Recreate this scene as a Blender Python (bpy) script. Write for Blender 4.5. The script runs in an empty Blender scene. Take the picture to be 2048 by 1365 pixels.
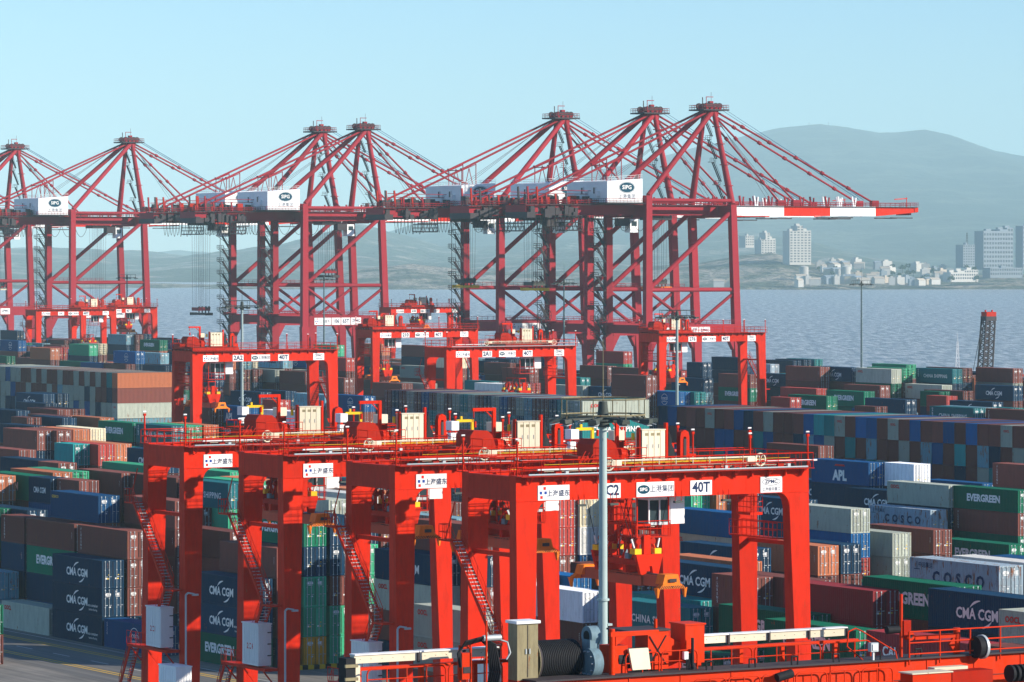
import bpy, math, random, os
import numpy as np
from mathutils import Vector, Matrix, noise
R=math.radians
sc=bpy.context.scene
# ---------------------------------------------------------------- camera
F=8200.0; PX0=1024.0; PY0=515.0; CH=39.6
cam=bpy.data.cameras.new('camera'); co=bpy.data.objects.new('camera',cam)
sc.collection.objects.link(co); sc.camera=co
cam.sensor_width=36; cam.lens=36*F/2048
co.location=(0,0,CH); co.rotation_euler=(R(90),0,0)
cam.shift_y=-(682.5-PY0)/2048
cam.clip_start=5; cam.clip_end=60000
# ---------------------------------------------------------------- yard frame: u = crane span direction, v = along the stacks
B=Vector((.8597,.5108,0)); A=Vector((-.5108,.8597,0)); TH=math.atan2(.5108,.8597)
def yard(u,v,z=0.0): return Vector((u*B.x+v*A.x,u*B.y+v*A.y,z))
# ---------------------------------------------------------------- sky and sun
SUN_EL=R(23)
sh=(-A*0.76+B*0.65).normalized()
SUN=Vector((sh.x*math.cos(SUN_EL),sh.y*math.cos(SUN_EL),math.sin(SUN_EL)))
w=bpy.data.worlds.new('World'); sc.world=w; w.use_nodes=True
nt=w.node_tree; bg=nt.nodes['Background']
sky=nt.nodes.new('ShaderNodeTexSky'); sky.sky_type='NISHITA'; sky.sun_disc=False
sky.sun_elevation=SUN_EL; sky.sun_rotation=math.atan2(SUN.x,SUN.y)
sky.air_density=1.0; sky.dust_density=0.0; sky.ozone_density=8.0; sky.altitude=0
nt.links.new(sky.outputs[0],bg.inputs[0]); bg.inputs[1].default_value=.108
sl=bpy.data.lights.new('sun','SUN'); sl.energy=5.0; sl.angle=R(.53); sl.color=(1,.9,.76)
so=bpy.data.objects.new('sun',sl); sc.collection.objects.link(so)
so.rotation_euler=(-SUN).to_track_quat('-Z','Y').to_euler(); so.location=SUN*400
sc.view_settings.view_transform='Standard'; sc.view_settings.look='None'
sc.view_settings.exposure=0.7; sc.view_settings.gamma=1
sc.render.engine='CYCLES'
try:
    sc.cycles.max_bounces=5; sc.cycles.diffuse_bounces=3; sc.cycles.glossy_bounces=2; sc.cycles.volume_bounces=2
    sc.cycles.sample_clamp_indirect=4
except Exception: pass
# ---------------------------------------------------------------- materials
def newmat(name):
    m=bpy.data.materials.new(name); m.use_nodes=True
    return m,m.node_tree,m.node_tree.nodes['Principled BSDF']
def paint(name,col,rough=.45,dirt=.35,dcol=(.16,.11,.08),scale=.35,rust=0,metal=0,vary=.12):
    """painted steel: faded patches, vertical streaks of dirt, optional rust"""
    m,nt,p=newmat(name); N=nt.nodes.new; Lk=nt.links.new
    tc=N('ShaderNodeTexCoord'); mp=N('ShaderNodeMapping'); mp.inputs['Scale'].default_value=(1,1,.22)
    oi=N('ShaderNodeObjectInfo'); ad=N('ShaderNodeVectorMath'); ad.operation='ADD'
    sc_=N('ShaderNodeVectorMath'); sc_.operation='SCALE'; sc_.inputs[0].default_value=(37,91,53)
    Lk(oi.outputs['Random'],sc_.inputs['Scale']); Lk(tc.outputs['Object'],mp.inputs[0]); Lk(mp.outputs[0],ad.inputs[0]); Lk(sc_.outputs[0],ad.inputs[1])
    n1=N('ShaderNodeTexNoise'); n1.inputs['Scale'].default_value=scale*4; n1.inputs['Detail'].default_value=6; n1.inputs['Roughness'].default_value=.7
    Lk(ad.outputs[0],n1.inputs['Vector'])
    r1=N('ShaderNodeMapRange'); r1.inputs[1].default_value=.42; r1.inputs[2].default_value=.75; r1.inputs[4].default_value=dirt
    Lk(n1.outputs[0],r1.inputs[0])
    hs=N('ShaderNodeHueSaturation'); hs.inputs['Color'].default_value=(*col,1)
    rv=N('ShaderNodeMapRange'); rv.inputs[3].default_value=1-vary; rv.inputs[4].default_value=1+vary*1.4
    Lk(oi.outputs['Random'],rv.inputs[0]); Lk(rv.outputs[0],hs.inputs['Value'])
    n2=N('ShaderNodeTexNoise'); n2.inputs['Scale'].default_value=scale*1.3; n2.inputs['Detail'].default_value=2
    Lk(ad.outputs[0],n2.inputs['Vector'])
    rs=N('ShaderNodeMapRange'); rs.inputs[3].default_value=.985; rs.inputs[4].default_value=1.02; Lk(n2.outputs[0],rs.inputs[0]); Lk(rs.outputs[0],hs.inputs['Saturation'])
    mx=N('ShaderNodeMix'); mx.data_type='RGBA'; Lk(r1.outputs[0],mx.inputs[0]); Lk(hs.outputs[0],mx.inputs[6]); mx.inputs[7].default_value=(*dcol,1)
    out=mx.outputs[2]
    if rust:
        n3=N('ShaderNodeTexNoise'); n3.inputs['Scale'].default_value=2.6; n3.inputs['Detail'].default_value=8; n3.inputs['Roughness'].default_value=.75
        Lk(ad.outputs[0],n3.inputs['Vector'])
        r3=N('ShaderNodeMapRange'); r3.inputs[1].default_value=.66-rust*.12; r3.inputs[2].default_value=.70-rust*.1; Lk(n3.outputs[0],r3.inputs[0])
        m3=N('ShaderNodeMix'); m3.data_type='RGBA'; Lk(r3.outputs[0],m3.inputs[0]); Lk(out,m3.inputs[6]); m3.inputs[7].default_value=(.22,.08,.03,1); out=m3.outputs[2]
    Lk(out,p.inputs['Base Color']); p.inputs['Metallic'].default_value=metal
    rr=N('ShaderNodeMapRange'); rr.inputs[3].default_value=rough-.1; rr.inputs[4].default_value=rough+.2; Lk(n1.outputs[0],rr.inputs[0]); Lk(rr.outputs[0],p.inputs['Roughness'])
    p.inputs['Specular IOR Level'].default_value=.07
    return m
M={}
M['rtg']=paint('crane_red_paint',(.56,.017,.001),.5,.42,(.17,.010,.004),.7,rust=.12)
M['rtgd']=paint('crane_red_machinery_paint',(.38,.014,.003),.5,.3,(.10,.02,.015),.8)
M['sts']=paint('quay_crane_red_paint',(.28,.016,.028),.5,.25,(.2,.03,.03),.12)
M['fore']=paint('worn_orange_red_paint',(.58,.032,.005),.5,.35,(.22,.05,.03),.9,rust=.35)
M['cream']=paint('cream_enamel',(.68,.62,.47),.45,.25,(.4,.34,.24),.5,rust=.15)
M['gold']=paint('weathered_khaki_cabinet_paint',(.27,.235,.14),.5,.6,(.10,.08,.05),1.2,rust=.4)
M['white']=paint('white_paint',(.80,.80,.80),.4,.22,(.45,.42,.38),.5)
M['house']=paint('machinery_house_white_paint',(.82,.84,.84),.5,.2,(.5,.5,.5),.08)
M['yellow']=paint('yellow_paint',(.80,.48,.02),.45,.2)
M['orange']=paint('spreader_orange_paint',(.80,.20,.02),.5,.35,(.2,.08,.03),.8)
M['spbr']=paint('spreader_brownish_red_paint',(.50,.10,.05),.5,.3)
M['black']=paint('black_rubber_and_cable',(.018,.02,.024),.6,.2,(.06,.05,.045),2)
M['dark']=paint('dark_grating_steel_and_shade',(.05,.045,.05),.6,.3,(.1,.06,.05),1)  # also carries the painted shade of the quay cranes' back reach
M['grey']=paint('galvanised_steel',(.42,.47,.50),.45,.3,(.3,.3,.3),.8,metal=.2)
M['mast']=paint('light_mast_grey_paint',(.30,.38,.38),.5,.25,(.2,.2,.18),.5); M['mastd']=paint('light_mast_dark_paint',(.10,.15,.16),.5,.25,(.1,.1,.1),.5)
M['lampdark']=paint('floodlight_dark_housing',(.06,.075,.07),.45,.2)
M['bluegrey']=paint('blue_grey_gear_casting',(.16,.25,.30),.5,.5,(.05,.05,.05),2)
M['ink']=paint('dark_blue_lettering',(.012,.03,.09),.5,.05,vary=0)
M['teal_ink']=paint('dark_teal_emblem',(.0,.05,.09),.5,.05,vary=0)
M['redink']=paint('red_lettering',(.55,.02,.02),.5,.05,vary=0)
M['whiteink']=paint('white_lettering',(.78,.78,.76),.5,.3,(.4,.4,.4),1.5,vary=0)
M['blueink']=paint('blue_sign_square',(.015,.06,.30),.5,.05,vary=0)
M['yellowink']=paint('yellow_lettering',(.75,.5,.05),.5,.1,vary=0)
M['glass']=paint('dark_cab_glass',(.03,.05,.06),.1,.05,vary=0)
M['rope']=paint('steel_rope',(.10,.11,.13),.5,.1)
M['bluerope']=paint('blue_grey_rope',(.05,.16,.26),.5,.1)
CC={'b':(.165,.052,.040),'n':(.003,.030,.070),'e':(.003,.13,.068),'u':(.004,.085,.24),'G':(.34,.37,.31),'t':(.015,.22,.22),'l':(.16,.34,.41),
 'y':(.62,.55,.38),'w':(.70,.70,.66),'o':(.46,.15,.07),'r':(.36,.045,.035),'R':(.24,.025,.03),'g':(.045,.36,.19),'K':(.25,.33,.39),'z':(.75,.34,.01),'k':(.035,.035,.04),  # y is the G paint with a sunlit tone put into its colour
 'O':(.003,.075,.22),'N':(.004,.055,.15),'W':(.76,.78,.82),'S':(.012,.13,.15)}
ALIAS={'C':'n','c':'n','V':'b','a':'b','E':'e','P':'O','M':'l'}
CNAME={'b':'brown','n':'navy blue','e':'green','u':'bright blue','G':'pale grey','t':'teal','l':'light blue','y':'cream','w':'off-white','o':'orange-brown','r':'red','R':'maroon','g':'light green','K':'blue-grey','z':'yellow','k':'dark grey','O':'blue','N':'deep blue','W':'white','S':'dark teal'}
CM={k:paint('container_paint_'+CNAME[k].replace(' ','_').replace('-','_'),c,.55,.55,tuple(min(1,x*.55+.03) for x in c),.6,rust=(1.0 if k in 'Kl' else .45 if k in 'rboywG' else .2),vary=.28) for k,c in CC.items()}
# ---------------------------------------------------------------- mesh building
class MB:
    def __init__(s): s.v=[]; s.f=[]; s.m=[]; s.sm=[]; s.mats=[]
    def mi(s,m):
        m=M[m] if isinstance(m,str) else m
        if m not in s.mats: s.mats.append(m)
        return s.mats.index(m)
    def add(s,vs,fs,m,smooth=False):
        b=len(s.v); s.v+= [tuple(x) for x in vs]; k=s.mi(m)
        for f in fs: s.f.append([b+i for i in f]); s.m.append(k); s.sm.append(smooth)
    def box(s,x0,x1,y0,y1,z0,z1,m):
        s.add([(x0,y0,z0),(x1,y0,z0),(x1,y1,z0),(x0,y1,z0),(x0,y0,z1),(x1,y0,z1),(x1,y1,z1),(x0,y1,z1)],
          [(0,3,2,1),(4,5,6,7),(0,1,5,4),(1,2,6,5),(2,3,7,6),(3,0,4,7)],m)
    def hexa(s,bot,top,m):   # bot, top: 4 points each, counter-clockwise seen from above
        s.add(list(bot)+list(top),[(0,3,2,1),(4,5,6,7),(0,1,5,4),(1,2,6,5),(2,3,7,6),(3,0,4,7)],m)
    def beam(s,p,q,w,h,m):
        p=Vector(p); q=Vector(q); d=(q-p)
        if d.length<1e-6: return
        d.normalize(); up=Vector((0,0,1)) if abs(d.z)<.95 else Vector((1,0,0))
        sx=d.cross(up).normalized()*w/2; sz=sx.cross(d).normalized()*h/2
        c=[-sx-sz,sx-sz,sx+sz,-sx+sz]
        s.add([p+k for k in c]+[q+k for k in c],[(0,1,2,3),(7,6,5,4),(0,4,5,1),(1,5,6,2),(2,6,7,3),(3,7,4,0)],m)
    def tube(s,p,q,r,m,n=8,r2=None,caps=True):
        p=Vector(p); q=Vector(q); d=(q-p)
        if d.length<1e-6: return
        d.normalize(); up=Vector((0,0,1)) if abs(d.z)<.9 else Vector((1,0,0))
        a=d.cross(up).normalized(); b=a.cross(d); r2=r if r2 is None else r2
        vs=[p+(a*math.cos(6.28318*i/n)+b*math.sin(6.28318*i/n))*r for i in range(n)]+[q+(a*math.cos(6.28318*i/n)+b*math.sin(6.28318*i/n))*r2 for i in range(n)]
        s.add(vs,[(i,i+n,(i+1)%n+n,(i+1)%n) for i in range(n)],m,n>5)
        if caps: s.add(vs,[tuple(range(n)),tuple(range(2*n-1,n-1,-1))],m)
    def path(s,pts,r,m,n=5):
        for a,b in zip(pts[:-1],pts[1:]): s.tube(a,b,r,m,n,caps=False)
    def prism(s,pts,axis,a0,a1,m):   # polygon in the plane across axis, extruded along it
        n=len(pts)
        def P(p,a): return (a,p[0],p[1]) if axis=='x' else ((p[0],a,p[1]) if axis=='y' else (p[0],p[1],a))
        vs=[P(p,a0) for p in pts]+[P(p,a1) for p in pts]
        s.add(vs,[tuple(range(n)),tuple(range(2*n-1,n-1,-1))]+[(i,i+n,(i+1)%n+n,(i+1)%n) for i in range(n)],m)
    def rail(s,p,q,h=1.1,m='rtg',step=1.5,r=.025,n=4,mid=1,ends=(1,1)):
        p=Vector(p); q=Vector(q); L=(q-p).length; k=max(1,int(round(L/step)))
        up=Vector((0,0,1))
        for i in range(k+1):
            if (i==0 and not ends[0]) or (i==k and not ends[1]): continue
            c=p.lerp(q,i/k); s.tube(c,c+up*h,r,m,n,caps=False)
        s.tube(p+up*h,q+up*h,r*1.15,m,n,caps=False)
        for j in range(mid): s.tube(p+up*h*(j+1)/(mid+1),q+up*h*(j+1)/(mid+1),r,m,n,caps=False)
    def stair(s,p,q,side,w=.8,m='rtg',tread='grey',rise=.24):
        p=Vector(p); q=Vector(q); side=Vector(side)*w
        for o in (Vector((0,0,0)),side):
            s.beam(p+o,q+o,.07,.26,m)
            s.tube(p+o+Vector((0,0,1)),q+o+Vector((0,0,1)),.03,m,4,caps=False)
            s.tube(p+o+Vector((0,0,.5)),q+o+Vector((0,0,.5)),.022,m,4,caps=False)
            for i in range(6):
                c=(p+o).lerp(q+o,i/5); s.tube(c,c+Vector((0,0,1)),.03,m,4,caps=False)
        k=max(3,int(abs(q.z-p.z)/rise)); d=(q-p); d.z=0; d=d/(k)*.8
        for i in range(k):
            c=p.lerp(q,(i+.5)/k)
            s.hexa([c-d/2,c-d/2+side,c+d/2+side,c+d/2],[c-d/2+Vector((0,0,.05)),c-d/2+side+Vector((0,0,.05)),c+d/2+side+Vector((0,0,.05)),c+d/2+Vector((0,0,.05))],tread)
    def mesh(s,name):
        me=bpy.data.meshes.new(name); me.from_pydata(s.v,[],s.f)
        for m in s.mats: me.materials.append(m)
        me.polygons.foreach_set('material_index',s.m); me.polygons.foreach_set('use_smooth',s.sm); me.validate(); me.update(); return me
    def build(s,name,parent=None,loc=(0,0,0),rot=None):
        return link(name,s.mesh(name),parent,loc,rot)
def link(name,me,parent=None,loc=(0,0,0),rot=None):
    o=bpy.data.objects.new(name,me); sc.collection.objects.link(o)
    o.location=loc
    if rot is not None: o.rotation_euler=rot
    if parent is not None: o.parent=parent
    return o
def tag(o,label,cat,group=None):
    o['label']=label; o['category']=cat
    if group: o['group']=group
    return o
def thing(name,label,cat,loc=(0,0,0),rotz=0.0,group=None):
    o=bpy.data.objects.new(name,None); sc.collection.objects.link(o); o.location=loc; o.rotation_euler=(0,0,rotz)
    return tag(o,label,cat,group)
def copy_tree(o,parent=None):
    c=o.copy(); sc.collection.objects.link(c)
    if parent is not None: c.parent=parent
    for ch in list(o.children): copy_tree(ch,c)
    return c
def struct(o,kind='structure'): o['kind']=kind; return o
_tc={}
def text_mesh(body,size,mat,bold=.012,align='CENTER',space=1.0,sx=1.0):
    key=(body,size,mat,bold,align,space,sx)
    if key in _tc: return _tc[key]
    cu=bpy.data.curves.new('t','FONT'); cu.body=body; cu.size=size; cu.align_x=align; cu.align_y='CENTER'; cu.offset=bold*size; cu.resolution_u=2
    cu.space_character=space
    ob=bpy.data.objects.new('t',cu); sc.collection.objects.link(ob)
    bpy.context.view_layer.update(); dg=bpy.context.evaluated_depsgraph_get()
    me=bpy.data.meshes.new_from_object(ob.evaluated_get(dg)); bpy.data.objects.remove(ob)
    if sx!=1.0:
        for v in me.vertices: v.co.x*=sx
    me.materials.clear(); me.materials.append(M[mat]); _tc[key]=me
    return me
ROT={'-x':Matrix(((0,0,-1),(-1,0,0),(0,1,0))),'-y':Matrix(((1,0,0),(0,0,-1),(0,1,0)))}
def addtext(mb,body,size,mat,pos,face='-y',bold=.012,space=1.0,sx=1.0,align='CENTER'):
    me=text_mesh(body,size,mat,bold,align,space,sx); R3=ROT[face]
    mb.add([R3@v.co+Vector(pos) for v in me.vertices],[tuple(p.vertices) for p in me.polygons],mat)
ORD=['first','second','third','fourth','fifth','sixth','seventh','eighth','ninth','tenth','eleventh','twelfth','thirteenth','fourteenth','fifteenth','sixteenth','seventeenth','eighteenth','nineteenth','twentieth']
def ordn(i): return ORD[i] if i<20 else str(i+1)+('st' if i%10==0 and i!=10 else 'nd' if i%10==1 and i!=11 else 'rd' if i%10==2 and i!=12 else 'th')
HAZE=6.5e-5
FIRSTV=537.85
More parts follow.
